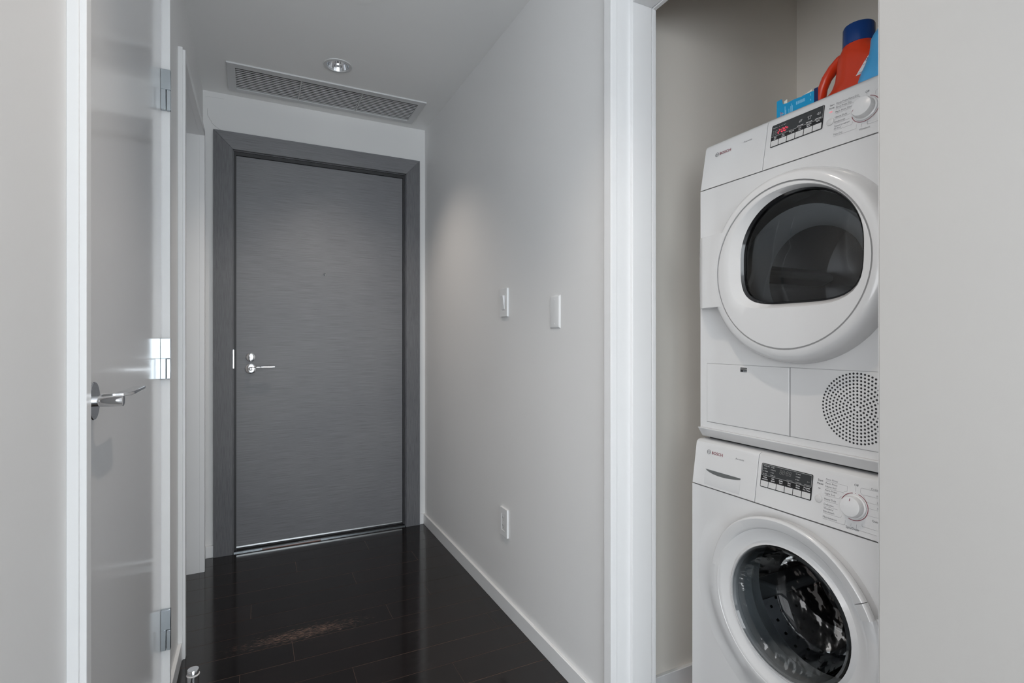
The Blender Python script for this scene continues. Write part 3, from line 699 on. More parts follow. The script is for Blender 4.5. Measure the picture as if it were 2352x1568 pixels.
def disc_on(fn, Y, u, prof, n=40):
    mb = MB(); vs = []; fs = []
    for r, t in prof:
        for k in range(n):
            a = 2*PI*k/n; vs.append(fn(Y + r*math.cos(a), u + r*math.sin(a), t))
    for j in range(len(prof)-1):
        for k in range(n): fs.append((j*n+k, j*n+(k+1) % n, (j+1)*n+(k+1) % n, (j+1)*n+k))
    return mb.add(vs, fs)
disc_on(dfn, 0.7179, 0.0625, [(0.0090, 0), (0.0090, 0.0002), (0.0084, 0.0002), (0.0083, 0.0000), (0.0080, 0.0012), (0.0074, 0.0016), (0, 0.0016)]).build('start_button', 'btn', dpan, smooth=True)
def knob(fn, Y, u, parent):
    k = disc_on(fn, Y, u, [(0.0245, 0), (0.0240, 0.0025), (0.0215, 0.004), (0.0205, 0.015), (0.0195, 0.0168), (0.0180, 0.0174), (0, 0.0178)], 56).build('dial_knob', 'app2', parent, smooth=True)
    return k
kd = knob(dfn, 0.6442, 0.0620, dpan)
mk = MB(); ribbon(mk, [(-0.6442-0.0165, 0.0545), (-0.6442-0.0140, 0.0590)], 0.0010, flat(dfn, 0.0182)); mk.build('pointer_mark', 'inkr', kd, fix=False)

# lower flaps
box(DXF-0.0012, DXF+0.01, 0.8075, 1.0570, 0.9095, 1.0708).build('filter_flap', 'app', dry, bevel=0.0022, seg=3)
box(DXF-0.0012, DXF+0.01, MY0+0.010, 0.8050, 0.9095, 1.0708).build('vent_panel', 'app', dry, bevel=0.0012)
g = MB(); g.box(DXF-0.0004, DXF+0.002, 0.8048, 0.8077, 0.9085, 1.0712); g.box(DXF-0.0004, DXF+0.002, MY0+0.009, 1.0575, 1.0706, 1.0714); g.box(DXF-0.0004, DXF+0.002, MY0+0.009, 1.0575, 0.9089, 0.9097)
g.build('flap_seam', 'inkf', dry)
lt = box(DXF-0.0018, DXF+0.004, 0.9250, 0.9445, 1.0535, 1.0645).build('flap_latch', 'rub', dry)
box(DXF-0.0026, DXF, 0.9250, 0.9445, 1.0600, 1.0622).build('latch_bar', 'alu', lt); box(DXF-0.0024, DXF, 0.9250, 0.9360, 1.0540, 1.0580).build('latch_slide', 'satin', lt)
vh = MB(); VC = (0.6535, 0.9925)
for k in range(1, 11):
    for q in range(6*k):
        a = 2*PI*(q+0.5*(k % 2))/(6*k); yy = VC[0] + 0.0073*k*math.cos(a); zz = VC[1] + 0.0073*k*math.sin(a)
        vh.lathe([(0.0023, -0.0014), (0.0, -0.0014)], (DXF, yy, zz), 'x', 10)
vho = vh.build('vent_hole_shade', 'dark', dry, fix=False); vho['kind'] = 'stuff'  # flat near-black discs on the panel paint the shade of holes
# hinge plate
hzs = [1.2215 + (1.4105-1.2215)*k/14 for k in range(15)]; vs = []; fs = []
for z in hzs:
    ye = DCY + math.sqrt(0.1908**2 - (z-DCZ)**2); q = 1 - ((z-1.316)/0.0945)**2
    row = [(DXF+0.004, 1.0780), (1.1100, 1.0690+0.0022*q), (1.0950, 1.0545+0.001*q), (1.0800, 1.0380), (1.0745, 1.0240), (1.0735, min(1.006, ye+0.015)), (1.0735, ye), (DXF+0.004, ye)]
    vs += [(x, y, z) for x, y in row]
R_ = 8
for i in range(14):
    for j in range(R_): fs.append((i*R_+j, i*R_+(j+1) % R_, (i+1)*R_+(j+1) % R_, (i+1)*R_+j))
fs += [tuple(range(R_)), tuple(range(14*R_, 15*R_))[::-1]]
MB().add(vs, fs).build('hinge_cover', 'app', dry, smooth=True)
# door ring
dd = MB().lathe([(0.2235, 0.0), (0.2225, -0.010), (0.2190, -0.030), (0.2130, -0.043), (0.2040, -0.0495), (0.1905, -0.0510), (0.1897, -0.047), (0.1870, -0.046), (0.1870, -0.02), (0.172, -0.01), (0.172, 0.02)], (DXF, DCY, DCZ), 'x', 96)
dring = dd.build('door_ring', 'app', dry, smooth=True)
MB().lathe([(0.1896, -0.0495), (0.1868, -0.0495)], (DXF, DCY, DCZ), 'x', 96).build('ring_groove', 'inkf', dring)
# door inner dish with D-shaped window
def dshape(scale_y, cz_top, zb, yl, yr, n=72):
    pts = []
    cy, cz = (yl+yr)/2, zb + (cz_top-zb)*0.46
    for k in range(n):
        a = 2*PI*k/n; c_, s_ = math.cos(a), math.sin(a)
        if s_ >= 0: e = 2.05; ry = (yl-yr)/2; rz = cz_top-cz
        else: e = 4.0; ry = (yl-yr)/2; rz = cz-zb
        rr = (abs(c_/ry)**e + abs(s_/rz)**e) ** (-1/e)
        pts.append((cy + rr*c_, cz + rr*s_))
    return pts
win = dshape(1, 1.4735, 1.2185, 0.9130, 0.6190)
lip = dshape(1, 1.4815, 1.2095, 0.9420, 0.6120)
n = 72; ang = [math.atan2(b-DCZ, a-DCY) for a, b in lip]
out = [(DCY+0.1869*math.cos(t), DCZ+0.1869*math.sin(t)) for t in ang]
m = MB(); loops = [(out, DXF-0.0500), ([(o_[0]*0.5+l_[0]*0.5, o_[1]*0.5+l_[1]*0.5) for o_, l_ in zip(out, lip)], DXF-0.0515), (lip, DXF-0.0510), ([(l_[0]*0.85+w_[0]*0.15, l_[1]*0.85+w_[1]*0.15) for l_, w_ in zip(lip, win)], DXF-0.0490), (win, DXF-0.0385), (win, DXF-0.030)]
vs = [(x, a, b) for lo, x in loops for a, b in lo]; fs = []
for j in range(len(loops)-1):
    for k in range(n): fs.append((j*n+k, j*n+(k+1) % n, (j+1)*n+(k+1) % n, (j+1)*n+k))
m.add(vs, fs).build('door_panel', 'app', dring, smooth=True)
rm = MB(); wi = [((a-0.766)*0.965+0.766, (b-1.345)*0.965+1.345) for a, b in win]
loops = [(win, DXF-0.0386), (wi, DXF-0.0330), (wi, DXF-0.020)]
vs = [(x, a, b) for lo, x in loops for a, b in lo]; fs = []
for j in range(2):
    for k in range(n): fs.append((j*n+k, j*n+(k+1) % n, (j+1)*n+(k+1) % n, (j+1)*n+k))
rm.add(vs, fs).build('window_rim', 'black', dring, smooth=True)
gm = MB(); vs = []; fs = []; R = 6
for j in range(R+1):
    s_ = 1 - j/R
    for a, b in wi:
        vs.append((DXF-0.030 - 0.014*(1-s_*s_), 0.766+(a-0.766)*s_*0.995, 1.345+(b-1.345)*s_*0.995))
for j in range(R):
    for k in range(n): fs.append((j*n+k, j*n+(k+1) % n, (j+1)*n+(k+1) % n, (j+1)*n+k))
gm.add(vs, fs).build('window_glass', 'dglass', dring, smooth=True)
# drum interior
dm = MB().lathe([(0.171, -0.008), (0.171, 0.05), (0.205, 0.07), (0.225, 0.11), (0.225, 0.45), (0.08, 0.47), (0.0, 0.47)], (DXF, DCY, DCZ), 'x', 64)
drum = dm.build('drum', M['steel'], dry, smooth=True)
MB().lathe([(0.165, 0.01), (0.150, 0.018), (0.128, 0.040), (0.121, 0.060), (0.126, 0.065), (0.140, 0.055), (0.165, 0.04)], (DXF, DCY, DCZ-0.02), 'x', 64).build('filter_collar', 'gask', drum, smooth=True)
for a in (0.6, 2.7, 4.8):
    t = Matrix.Rotation(a, 4, 'X'); mb = MB()
    pts = [(DXF+0.11, -0.025, 0.222), (DXF+0.11, 0.025, 0.222), (DXF+0.43, 0.025, 0.222), (DXF+0.43, -0.025, 0.222)]
    pt2 = [(DXF+0.13, -0.008, 0.175), (DXF+0.13, 0.008, 0.175), (DXF+0.41, 0.008, 0.175), (DXF+0.41, -0.008, 0.175)]
    cc = Vector((0, DCY, DCZ))
    mb.hexa([tuple(t @ Vector(p) + cc) for p in pts], [tuple(t @ Vector(p) + cc) for p in pt2]).build('drum_paddle', 'grub', drum, bevel=0.006)

# ============================ WASHER
WXF = 1.093; WCY, WCZ = 0.7785, 0.520
was = empty('washing_machine', (1.41, MC, 0)); tag(was, 'white front-loading washing machine standing under the dryer', 'washing machine')
wfn, wl_ = panel_map((1.093, 0.7395), (1.1095, 0.8535))
b = circle_front(WXF, MY0, MY1, 0.03, 0.7370, [circ(WCY, WCZ, 0.170, 64)])
b.add([(WXF, MY0, .03), (WXF, MY1, .03), (XB, MY1, .03), (XB, MY0, .03), (WXF, MY0, .737), (WXF, MY1, .737), (XB, MY1, .737), (XB, MY0, .737)],
      [(0, 3, 2, 1), (0, 4, 7, 3), (1, 2, 6, 5), (3, 7, 6, 2), (4, 5, 6, 7)])
b.build('body', 'app', was)
for x in (1.14, 1.69):
    for y in (MY0+0.05, MY1-0.05): MB().lathe([(0.02, 0), (0.02, 0.032)], (x, y, 0), 'z', 20, True, True).build('foot', 'rub', was)
box(1.100, 1.72, MY0+0.004, MY1-0.004, 0.7365, 0.7415).build('seam_gap', 'dark', was)
def wfascia(y0, y1, nm):
    prof = [(1.093, 0.7395), (1.1085, 0.847), (1.1105, 0.8540), (1.116, 0.8582), (1.124, 0.860), (1.26, 0.860), (1.26, 0.7395)]
    return MB().prism_y(prof, y0, y1).build(nm, 'app', was, bevel=0.0008)
wdr = wfascia(0.8795, MY1, 'detergent_drawer')
wpan = wfascia(MY0, 0.8780, 'control_panel')
box(1.262, XB, MY0, MY1, 0.7415, 0.860).build('lid', 'app', was, bevel=0.003)
box(1.150, 1.70, MY0+0.01, MY1-0.01, 0.860, 0.8648).build('stacking_gap', 'dark', was)
# drawer finger scoop: flat dark crescent paints its shade, sloping lower lip below
F = lambda off: (lambda a, b: wfn(a, b, off))
cres_t = [(1.0384 - 0.1138*k/16, 0.0462) for k in range(17)]
cres_b = [(1.0384 - 0.1138*k/16, 0.0455 - 0.0088*(math.sin(PI*min(1, (k/16)**0.8))**0.8 if 0 < k < 16 else 0) - 0.003*(k/16)) for k in range(17)]
mc = MB(); vs = [wfn(a, b, 0.0004) for a, b in cres_t] + [wfn(a, b, 0.0004) for a, b in cres_b]
mc.add(vs, [(k, k+1, k+18, k+17) for k in range(16)]).build('finger_recess_shade', 'recess', wdr, fix=False)
mc = MB(); c2 = [(a, 0.0070) for a, b in cres_b]
vs = [wfn(a, b, 0.0003) for a, b in cres_b] + [wfn(a, b, 0.0007) for a, b in c2] + [wfn(a, 0.0055, 0.0) for a, b in c2]
mc.add(vs, [(k, k+1, k+18, k+17) for k in range(16)] + [(k+17, k+18, k+35, k+34) for k in range(16)]).build('finger_grip', 'app', wdr, smooth=True)
mc = MB(); ribbon(mc, [(-1.056, 0.0470), (-1.0384, 0.0466)], 0.0004, flat(wfn, 0.0004)); ribbon(mc, [(-0.9246, 0.0462), (-0.906, 0.0462)], 0.0004, flat(wfn, 0.0004)); mc.build('grip_crease', 'btn', wdr, fix=False)['kind'] = 'stuff'
tk = MB(); text_into(tk, 'BOSCH', flat(wfn, 0.0006), -1.0225, 0.0885, 0.0074, 0.0360, bold=0.012); tk.build('brand_lettering', 'inkr', wdr, fix=False)
tk = MB(); text_into(tk, 'Ascenta', flat(wfn, 0.0006), -0.9455, 0.0905, 0.0044, 0.0255); tk.build('series_lettering', 'ink', wdr, fix=False)
logo(wfn, 1.0330, 0.0928, 0.0058, wdr)
# display
slab(wfn, rrect(0.7378, 0.8676, 0.0415, 0.0985, 0.003), 0.0002, 0.0008).build('display_frame', 'black', wpan)
slab(wfn, rrect(0.7398, 0.8656, 0.0705, 0.0965, 0.0008), 0.0008, 0.0010).build('display_screen', 'screen', wpan)
bw = (0.8662-0.7392)/6
for i in range(6):
    y1 = 0.8662 - bw*i
    slab(wfn, rrect(y1-bw+0.0012, y1-0.0007, 0.0435, 0.0570, 0.0007), 0.0008, 0.0018).build('button', 'btn', wpan)
wl = MB(); F = flat(wfn, 0.0012)
for i, (a, b_) in enumerate((('Temp.', 'selection'), ('Spin', 'speed'), ('Delay', 'Start'), ('Easy', 'Iron'), ('Extra', 'Rinse'), ('Prewash', 'Pre Treat'))):
    xc = -(0.8662 - bw*(i+0.5))
    text_into(wl, a, F, xc, 0.0650, 0.0030, align='C', bold=0.01); text_into(wl, b_, F, xc, 0.0602, 0.0030, align='C', bold=0.01)
fl = rrect(0.7402, 0.8652, 0.0704, 0.0962, 0.0004, 1); fl = [(-a, b) for a, b in fl]; ribbon(wl, fl + fl[:1], 0.0004, F)
for i, s_ in enumerate(('Extra Hot', 'Hot', 'Warm', 'Cold')): text_into(wl, s_, F, -0.8575, 0.0918-0.0062*i, 0.0021)
for i, s_ in enumerate(('High', 'Medium', 'Low', 'No spin')): text_into(wl, s_, F, -0.8385, 0.0918-0.0062*i, 0.0021)
for i, s_ in enumerate(('Wash', 'Rinse', 'Spin')): text_into(wl, s_, F, -0.7740, 0.0905-0.0062*i, 0.0022)
wl.build('display_lettering', 'inkw', wpan, fix=False)['kind'] = 'stuff'
gh = MB()
for i, x in enumerate((-0.8185, -0.8115, -0.8020, -0.7950)): seven(gh, F, x, 0.0820, 0.0042, 0.0098, 'abcdefg', 0.0006)
for z in (0.085, 0.089): ribbon(gh, [(-0.8045, z), (-0.8045, z+0.001)], 0.0009, F)
for x, nn in ((-0.8615, 4), (-0.8420, 4), (-0.7780, 3)):
    for i in range(nn): ribbon(gh, [(x, 0.0928-0.0062*i-(0.0013 if nn == 3 else 0)), (x+0.0022, 0.0928-0.0062*i-(0.0013 if nn == 3 else 0))], 0.0020, F)
for i in (3, 4, 5):
    xc = -(0.8662 - bw*(i+0.5)); ribbon(gh, [(xc-0.0072, 0.0730), (xc+0.0072, 0.0730)], 0.0011, F)
ribbon(gh, [(-0.7505, 0.0800), (-0.7490, 0.0815), (-0.7475, 0.0800), (-0.7490, 0.0785), (-0.7505, 0.0800)], 0.0004, F); ribbon(gh, [(-0.7475, 0.0800), (-0.7440, 0.0800)], 0.0004, F)
gh.build('unlit_segments', 'inkf', wpan, fix=False)['kind'] = 'stuff'
F = flat(wfn, 0.0006); tx = MB()
text_into(tx, 'Start', F, -0.7265, 0.0890, 0.0042, align='L', bold=0.008); text_into(tx, 'Pause', F, -0.7275, 0.0820, 0.0042, align='L', bold=0.008)
ribbon(tx, [(-0.7245, 0.0735), (-0.7195, 0.0735)], 0.0011, F)
text_into(tx, 'Spin/Drain', F, -0.6600, 0.0085, 0.0046, 0.0260); text_into(tx, 'Off', F, -0.6500, 0.0965, 0.0044)
tx.build('bold_lettering', 'inkd', wpan, fix=False)['kind'] = 'stuff'
tx = MB()
rows = [('Perm Press', 0.0945, 0.0250), ('Perm Press', 0.0862, 0.0250), ('Heavy Soil', 0.0795, 0.0230), ('Perm Press', 0.0712, 0.0250), ('Light Soil', 0.0645, 0.0215), ('Heavy Duty', 0.0528, 0.0250), ('Delicates', 0.0415, 0.0210), ('Woolens/', 0.0332, 0.0215), ('Handwash', 0.0268, 0.0235), ('Maintenance', 0.0150, 0.0300)]
for s_, u, wd in rows: text_into(tx, s_, F, -0.7090, u, 0.0040, wd)
lines = [[(-0.7090, 0.0922), (-0.6640, 0.0922), (-0.6632, 0.0910), (-0.6632, 0.0820), (-0.6700, 0.0795)], [(-0.7090, 0.0770), (-0.6690, 0.0770)], [(-0.7090, 0.0620), (-0.6790, 0.0620), (-0.6740, 0.0690)], [(-0.7090, 0.0500), (-0.6800, 0.0500)], [(-0.7090, 0.0390), (-0.6790, 0.0390)], [(-0.7090, 0.0245), (-0.6720, 0.0245), (-0.6710, 0.0255), (-0.6705, 0.0295)], [(-0.7090, 0.0125), (-0.6640, 0.0125), (-0.6620, 0.0140), (-0.6620, 0.0225)],
         [(-0.6465, 0.0945), (-0.6465, 0.0850)], [(-0.6500, 0.0200), (-0.6500, 0.0135)], [(-0.6390, 0.0210), (-0.6390, 0.0110), (-0.60, 0.0110)], [(-0.6290, 0.0260), (-0.6285, 0.0205), (-0.59, 0.0205)],
         [(-0.6370, 0.0860), (-0.6370, 0.0940), (-0.6350, 0.0955), (-0.59, 0.0955)], [(-0.6370, 0.0860), (-0.6300, 0.0800), (-0.6240, 0.0700), (-0.59, 0.0700)], [(-0.6310, 0.0830), (-0.59, 0.0830)], [(-0.6230, 0.0590), (-0.59, 0.0590)], [(-0.6240, 0.0450), (-0.59, 0.0450)]]
for l in lines: ribbon(tx, l, 0.00035, F)
for s_, a, u in (('Cotton', -0.6175, 0.0965), ('H', -0.6060, 0.0845), ('L', -0.6040, 0.0720), ('S', -0.6035, 0.0610), ('Quick', -0.6110, 0.0355)): text_into(tx, s_, F, a, u, 0.0040)
tx.build('programme_lettering', 'ink', wpan, fix=False)['kind'] = 'stuff'
KC = (0.6470, 0.0545)
rb = MB(); ribbon(rb, arc(*KC, 0.0272, 100, 160, 20), 0.0012, F); ribbon(rb, arc(*KC, 0.0272, -110, 76, 40), 0.0012, F); ribbon(rb, [(-0.6463, KC[1]+0.0266), (-0.6463, KC[1]+0.0278)], 0.0014, F); rb.build('red_dial_ring', 'inkr', wpan, fix=False)
disc_on(wfn, 0.7221, 0.0510, [(0.0090, 0), (0.0090, 0.0002), (0.0084, 0.0002), (0.0083, 0.0000), (0.0080, 0.0012), (0.0074, 0.0016), (0, 0.0016)]).build('start_button', 'btn', wpan, smooth=True)
kw = knob(wfn, *KC, wpan)
mk = MB(); ribbon(mk, [(-KC[0]-0.0005, KC[1]+0.0115), (-KC[0]+0.0008, KC[1]+0.0170)], 0.0012, flat(wfn, 0.0182)); mk.build('pointer_mark', 'inkr', kw, fix=False)

# washer door: base ring, raised grip band, glass bowl, drum
WCY, WCZ = 0.7815, 0.5175
br = MB().lathe([(0.2040, 0.0005), (0.2035, -0.0160), (0.1960, -0.0225), (0.1840, -0.0250), (0.1780, -0.0225), (0.1660, -0.0165), (0.1560, -0.0150), (0.1500, -0.0200), (0.1470, -0.0225), (0.1455, -0.0185), (0.1455, 0.02)], (WXF, WCY, WCZ), 'x', 96)
wring = br.build('door_ring', 'app', was, smooth=True)
def sector(a0, a1, prof, f, nm, n=60, closed=False, shrink=False):
    # angles from the reader's right, counter-clockwise; prof: (r, height off the body); f(angle) scales the height
    vs = []; fs = []; k = len(prof)
    for i in range(n+1):
        d = a0 + (a1-a0)*i/n; a = math.radians(d); q = f(d)
        rm_ = min(0.278, 0.2120/max(1e-3, math.sin(a)))
        for r, t in prof:
            if shrink and r > 0.2: r = 0.2 + (r-0.2)*(rm_-0.2)/0.078
            vs.append((WXF - 0.0002 - t*q, WCY - r*math.cos(a), WCZ + r*math.sin(a)))
    for i in range(n):
        for j in range(k if closed else k-1): fs.append((i*k+j, i*k+(j+1) % k, (i+1)*k+(j+1) % k, (i+1)*k+j))
    if closed: fs += [tuple(range(k)), tuple(range(n*k, n*k+k))[::-1]]
    return MB().add(vs, fs).build(nm, 'app', wring, smooth=True)
rim = [(0.2035, 0.0190), (0.2105, 0.0260), (0.2128, 0.0310), (0.2128, 0.0370), (0.2112, 0.0405), (0.2080, 0.0422), (0.1900, 0.0375), (0.1865, 0.0355), (0.1845, 0.0310), (0.1838, 0.0190)]
def rimf(d): return 1.0 if d < 95 else 1.0 - 0.43*(0.5-0.5*math.cos(PI*min(1, (d-95)/75)))
sector(31.5, 170, rim, rimf, 'grip_band', 80, True)
sector(22.5, 31.1, rim, lambda d: 1.0, 'door_handle', 8, True)
blg = [(0.278, 0.0), (0.264, 0.0012), (0.246, 0.0055), (0.228, 0.0125), (0.212, 0.0190), (0.200, 0.0232), (0.192, 0.0252), (0.187, 0.0252), (0.1845, 0.0225), (0.1836, 0.0150)]
def blgf(d):
    if d < 175: t = max(0, (d-108)/67); return t*t*(3-2*t)
    if d > 300: return 1.0 - 0.45*(d-300)/82
    return 1.0
sector(108, 382, blg, blgf, 'ring_shoulder', 110, shrink=True)
# glass bowl
MB().lathe([(0.1452, -0.0200), (0.1420, -0.0235), (0.1360, -0.0200), (0.1310, 0.010), (0.1240, 0.050), (0.1180, 0.085), (0.1110, 0.100)], (WXF, WCY, WCZ), 'x', 72).build('glass_bowl', 'wglass', wring, smooth=True)
MB().lathe([(0.1110, 0.100), (0.1040, 0.106), (0.090, 0.112), (0.07, 0.117), (0.05, 0.1195), (0.03, 0.121), (0.0, 0.1215)], (WXF, WCY, WCZ), 'x', 72).build('bowl_back', 'wglassb', wring, smooth=True)
MB().lathe([(0.1454, 0.0), (0.150, 0.03), (0.146, 0.05), (0.158, 0.07), (0.156, 0.09), (0.17, 0.10)], (WXF, WCY, WCZ), 'x', 64).build('door_gasket', 'gask', was, smooth=True)
wd = MB().lathe([(0.17, 0.10), (0.205, 0.115), (0.215, 0.13), (0.215, 0.40), (0.17, 0.42), (0.05, 0.40), (0.0, 0.40)], (WXF, WCY, WCZ), 'x', 64).build('drum', 'steeld', was, smooth=True)
for a in (0.2, 2.3, 4.4):
    t = Matrix.Rotation(a, 4, 'X'); mb = MB(); cc = Vector((0, WCY, WCZ))
    pts = [(WXF+0.13, -0.03, 0.212), (WXF+0.13, 0.03, 0.212), (WXF+0.39, 0.03, 0.212), (WXF+0.39, -0.03, 0.212)]
    pt2 = [(WXF+0.15, -0.008, 0.15), (WXF+0.15, 0.008, 0.15), (WXF+0.37, 0.008, 0.15), (WXF+0.37, -0.008, 0.15)]
    mb.hexa([tuple(t @ Vector(p) + cc) for p in pts], [tuple(t @ Vector(p) + cc) for p in pt2]).build('drum_paddle', 'grub', wd, bevel=0.008)
dh = MB()
for i in range(8):
    for j in range(40):
        a = 2*PI*(j+0.5*(i % 2))/40; x = WXF+0.145+0.03*i; r = 0.2142
        c = Vector((x, WCY+r*math.cos(a), WCZ+r*math.sin(a))); e1 = Vector((1, 0, 0)); e2 = Vector((0, -math.sin(a), math.cos(a)))
        dh.add([c + e1*0.004*math.cos(q*PI/4) + e2*0.004*math.sin(q*PI/4) for q in range(8)], [tuple(range(8))])
o = dh.build('drum_perforations', 'dark', wd, fix=False); o['kind'] = 'stuff'

# ------------------------------------------------------------------ things on top of the dryer
TZ = 1.6856
def loft(mb, secs, n=40):
    # secs: (z, cx, cy, rx, ry, expo)
    vs = []; fs = []
    for z, cx, cy, rx, ry, e in secs:
        for k in range(n):
            a = 2*PI*k/n; c_, s_ = math.cos(a), math.sin(a)
            vs.append((cx + rx*math.copysign(abs(c_)**(2/e), c_), cy + ry*math.copysign(abs(s_)**(2/e), s_), z))
    for j in range(len(secs)-1):
        for k in range(n): fs.append((j*n+k, j*n+(k+1) % n, (j+1)*n+(k+1) % n, (j+1)*n+k))
    fs += [tuple(range(n))[::-1], tuple(range((len(secs)-1)*n, len(secs)*n))]
    return mb.add(vs, fs)
BX, BY = 1.385, 0.802
rbt = empty('detergent_bottle', (BX, 0.80, TZ)); tag(rbt, 'orange-red laundry detergent bottle with blue cap and side handle', 'bottle')
mb = MB(); secs = []
for z, y0, y1, rx, e in ((0.0, 0.712, 0.896, 0.042, 4), (0.004, 0.706, 0.902, 0.046, 4), (0.06, 0.706, 0.902, 0.047, 4), (0.085, 0.710, 0.886, 0.0458, 3.2), (0.097, 0.712, 0.872, 0.0452, 2.6), (0.107, 0.713, 0.864, 0.0445, 2.4), (0.125, 0.716, 0.857, 0.0432, 2.3), (0.148, 0.724, 0.853, 0.0415, 2.3), (0.165, 0.734, 0.852, 0.040, 2.3), (0.180, 0.748, 0.850, 0.038, 2.2), (0.193, 0.760, 0.844, 0.036, 2), (0.204, 0.767, 0.837, 0.0345, 2)):
    secs.append((TZ+z, BX, (y0+y1)/2, rx, (y1-y0)/2, e))
loft(mb, secs); mb.build('bottle_body', 'red', rbt, smooth=True)
hp = [(0.820, 0.187), (0.846, 0.184), (0.868, 0.173), (0.886, 0.155), (0.8975, 0.132), (0.9030, 0.105), (0.9045, 0.07), (0.9035, 0.035), (0.900, 0.012)]
MB().tube([(BX, y, TZ+z) for y, z in hp], [(0.024, 0.014), (0.022, 0.0135), (0.017, 0.012), (0.0145, 0.0120), (0.0135, 0.0120), (0.0145, 0.0125), (0.018, 0.014), (0.019, 0.012), (0.018, 0.008)], 24, sq=(1, 0, 0)).build('bottle_handle', 'red', rbt, smooth=True)
cp = MB().lathe([(0.0345, 0.202), (0.0362, 0.204), (0.0355, 0.247), (0.0338, 0.2515), (0.031, 0.2525), (0.029, 0.249), (0.0, 0.248)], (BX, BY, TZ), 'z', 48)
cap = cp.build('cap', 'cap', rbt, smooth=True)
# back label facing the viewer
fnl = lambda a, b: (BX - 0.0450 + (b-0.107)*0.075, -a, TZ+b)
MB().add([fnl(-0.7840, 0.107), fnl(-0.7200, 0.107), fnl(-0.7300, 0.146), fnl(-0.7480, 0.1485), fnl(-0.7550, 0.1465), fnl(-0.7610, 0.140)], [(0, 1, 2, 3, 4, 5)]).build('back_label', 'label', rbt, fix=False)
fn2 = lambda a, b: tuple(Vector(fnl(a, b)) + Vector((-0.0005, 0, 0)))
lb = MB(); ribbon(lb, [(-0.7575+0.0040*math.cos(q*PI/10), 0.1375+0.0040*math.sin(q*PI/10)) for q in range(21)], 0.0008, fn2)
for q in range(3): ribbon(lb, [(-0.7575, 0.1375), (-0.7575+0.0038*math.cos(PI/2+q*2*PI/3), 0.1375+0.0038*math.sin(PI/2+q*2*PI/3))], 0.0008, fn2)
for b_, a0, a1 in ((0.1310, -0.7610, -0.7540), (0.1295, -0.7605, -0.7545), (0.1280, -0.7680, -0.7480), (0.1210, -0.7590, -0.7500), (0.1130, -0.7690, -0.7550), (0.1115, -0.7790, -0.7500), (0.1100, -0.7740, -0.7500), (0.1082, -0.7750, -0.7500)): ribbon(lb, [(a0, b_), (a1, b_)], 0.0006, fn2)
lb.build('label_print', 'inkb', rbt, fix=False)['kind'] = 'stuff'
bbt = empty('fabric_softener_bottle', (1.247, 0.660, TZ)); tag(bbt, 'light blue plastic laundry bottle half hidden beside the orange bottle', 'bottle')
mb = MB(); secs = []
for z, r, e in ((0.0, 0.050, 3), (0.004, 0.054, 3), (0.030, 0.054, 2.8), (0.0456, 0.050, 2.6), (0.0725, 0.0405, 2.3), (0.09, 0.0355, 2.2), (0.105, 0.0345, 2), (0.119, 0.0335, 2), (0.130, 0.028, 2), (0.137, 0.022, 2), (0.145, 0.018, 2)):
    secs.append((TZ+z, 1.247, 0.660, r*0.85, r, e))
loft(mb, secs); mb.build('bottle_body', 'bluep', bbt, smooth=True)
MB().lathe([(0.0180, 0.1445), (0.0190, 0.146), (0.018, 0.172), (0.016, 0.175), (0.0, 0.1755)], (1.247, 0.660, TZ), 'z', 32).build('cap', 'cap', bbt, smooth=True)
MB().tube([(1.2075, 0.672, TZ+0.005), (1.2085, 0.668, TZ+0.04), (1.2190, 0.664, TZ+0.066), (1.2225, 0.670, TZ+0.09), (1.2245, 0.671, TZ+0.112)], 0.0022, 8).build('moulded_rib', 'bluep', bbt, smooth=True)

# blue torn card box
cx0, cx1, cy0, cy1 = 1.235, 1.251, 0.822, 0.9244
bxo = empty('dryer_sheet_box', (1.243, 0.873, TZ)); tag(bxo, 'torn open blue cardboard box lying beside the orange bottle', 'box')
Zt = lambda z: TZ+z
front = [(cy1, 0.0), (cy1, 0.0795), (cy1-0.013, 0.0805), (0.9092, 0.0787), (0.9066, 0.0663), (0.8955, 0.0640), (0.880, 0.0655), (0.8640, 0.0650), (0.8558, 0.0643), (0.846, 0.0655), (cy0+0.006, 0.0655), (cy0, 0.0647), (cy0, 0.0)]
n = len(front); tk = 0.0007
vs = [(cx0, y, Zt(z)) for y, z in front] + [(cx0+tk, y, Zt(z)) for y, z in front]
bm_ = MB().add(vs, [tuple(range(n)), tuple(range(2*n-1, n-1, -1))] + [(i, i+n, (i+1) % n+n, (i+1) % n) for i in range(n)]).build('front_panel', 'card', bxo)
box(cx0+tk, cx1, cy1-tk, cy1, TZ, TZ+0.074).build('side_panel', 'card', bxo)
MB().hexa([(cx0+tk, cy0, TZ), (cx1, cy0, TZ), (cx1, cy0+tk, TZ), (cx0+tk, cy0+tk, TZ)], [(cx0+tk, cy0, TZ+0.070), (cx1, cy0, TZ+0.078), (cx1, cy0+tk, TZ+0.078), (cx0+tk, cy0+tk, TZ+0.070)]).build('side_panel', 'cardn', bxo)
MB().add([(cx1-tk, cy0+tk, TZ), (cx1-tk, cy1-tk, TZ), (cx1-tk, cy1-tk, TZ+0.066), (cx1-tk, cy0+0.03, TZ+0.060), (cx1-tk, cy0+0.009, TZ+0.070), (cx1-tk, cy0+tk, TZ+0.079), (cx1, cy0+tk, TZ), (cx1, cy1-tk, TZ), (cx1, cy1-tk, TZ+0.066), (cx1, cy0+0.03, TZ+0.060), (cx1, cy0+0.009, TZ+0.070), (cx1, cy0+tk, TZ+0.079)], [(5,4,3,2,1,0),(6,7,8,9,10,11)]+[(i,(i+1)%6,(i+1)%6+6,i+6) for i in range(6)]).build('back_panel', 'card', bxo)
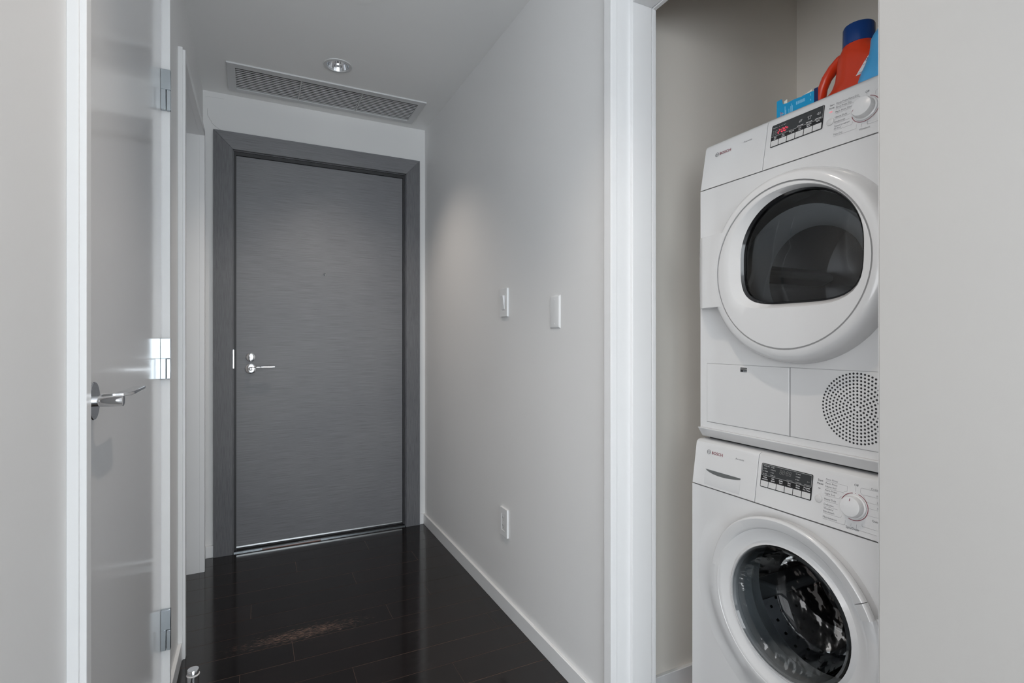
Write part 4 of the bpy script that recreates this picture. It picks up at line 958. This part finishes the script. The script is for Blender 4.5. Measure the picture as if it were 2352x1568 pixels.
box(cx0+tk, cx1-tk, cy0+tk, cy1-tk, TZ, TZ+0.001).build('bottom_panel', 'cardw', bxo)
MB().hexa([(cx0+0.003, 0.9060, TZ+0.062), (cx0+0.0045, 0.9060, TZ+0.062), (cx0+0.0045, 0.8965, TZ+0.062), (cx0+0.003, 0.8965, TZ+0.062)], [(cx0+0.004, 0.9055, TZ+0.0735), (cx0+0.0055, 0.9055, TZ+0.0735), (cx0+0.0055, 0.8970, TZ+0.0760), (cx0+0.004, 0.8970, TZ+0.0760)]).build('torn_flap', 'cardw', bxo)
MB().hexa([(cx0+0.003, 0.8520, TZ+0.062), (cx0+0.0045, 0.8520, TZ+0.062), (cx0+0.0045, 0.8300, TZ+0.063), (cx0+0.003, 0.8300, TZ+0.063)], [(cx0+0.006, 0.8500, TZ+0.0695), (cx0+0.0075, 0.8500, TZ+0.0695), (cx0+0.0075, 0.8310, TZ+0.0735), (cx0+0.006, 0.8310, TZ+0.0735)]).build('torn_flap', 'cardw', bxo)
fnb = lambda a, b: (cx0-0.0004, -a, TZ+b)
pr = MB()
for a, z0, z1, w_ in ((-0.900, 0.025, 0.0575, 0.0012), (-0.8975, 0.025, 0.048, 0.0010), (-0.889, 0.025, 0.047, 0.0010), (-0.884, 0.025, 0.052, 0.0009), (-0.8815, 0.025, 0.0575, 0.0009), (-0.879, 0.025, 0.052, 0.0009), (-0.8300, 0.056, 0.0615, 0.0012), (-0.8300, 0.044, 0.048, 0.0012)):
    ribbon(pr, [(a, z0), (a, z1)], w_, fnb)
for q in range(11): ribbon(pr, [(-0.868+0.0022*q, 0.0490), (-0.868+0.0022*q, 0.0570)], 0.0008 if q % 3 else 0.0014, fnb)
pr.build('small_print', 'inkc', bxo, fix=False)['kind'] = 'stuff'
pr = MB()
vert = lambda a, b: (cx0-0.0008, -( -0.9185 - b), TZ+a)
text_into(pr, 'oxy', lambda a, b: (cx0-0.0007, 0.9080 + b, TZ+0.022+a), 0, 0, 0.0085, 0.026, bold=0.03); pr.build('brand_print_outline', 'inkw', bxo, fix=False)
pr = MB(); text_into(pr, 'oxy', lambda a, b: (cx0-0.0010, 0.9082 + b, TZ+0.0223+a), 0, 0, 0.0082, 0.0254, bold=0.0); pr.build('brand_print', 'inkp', bxo, fix=False)
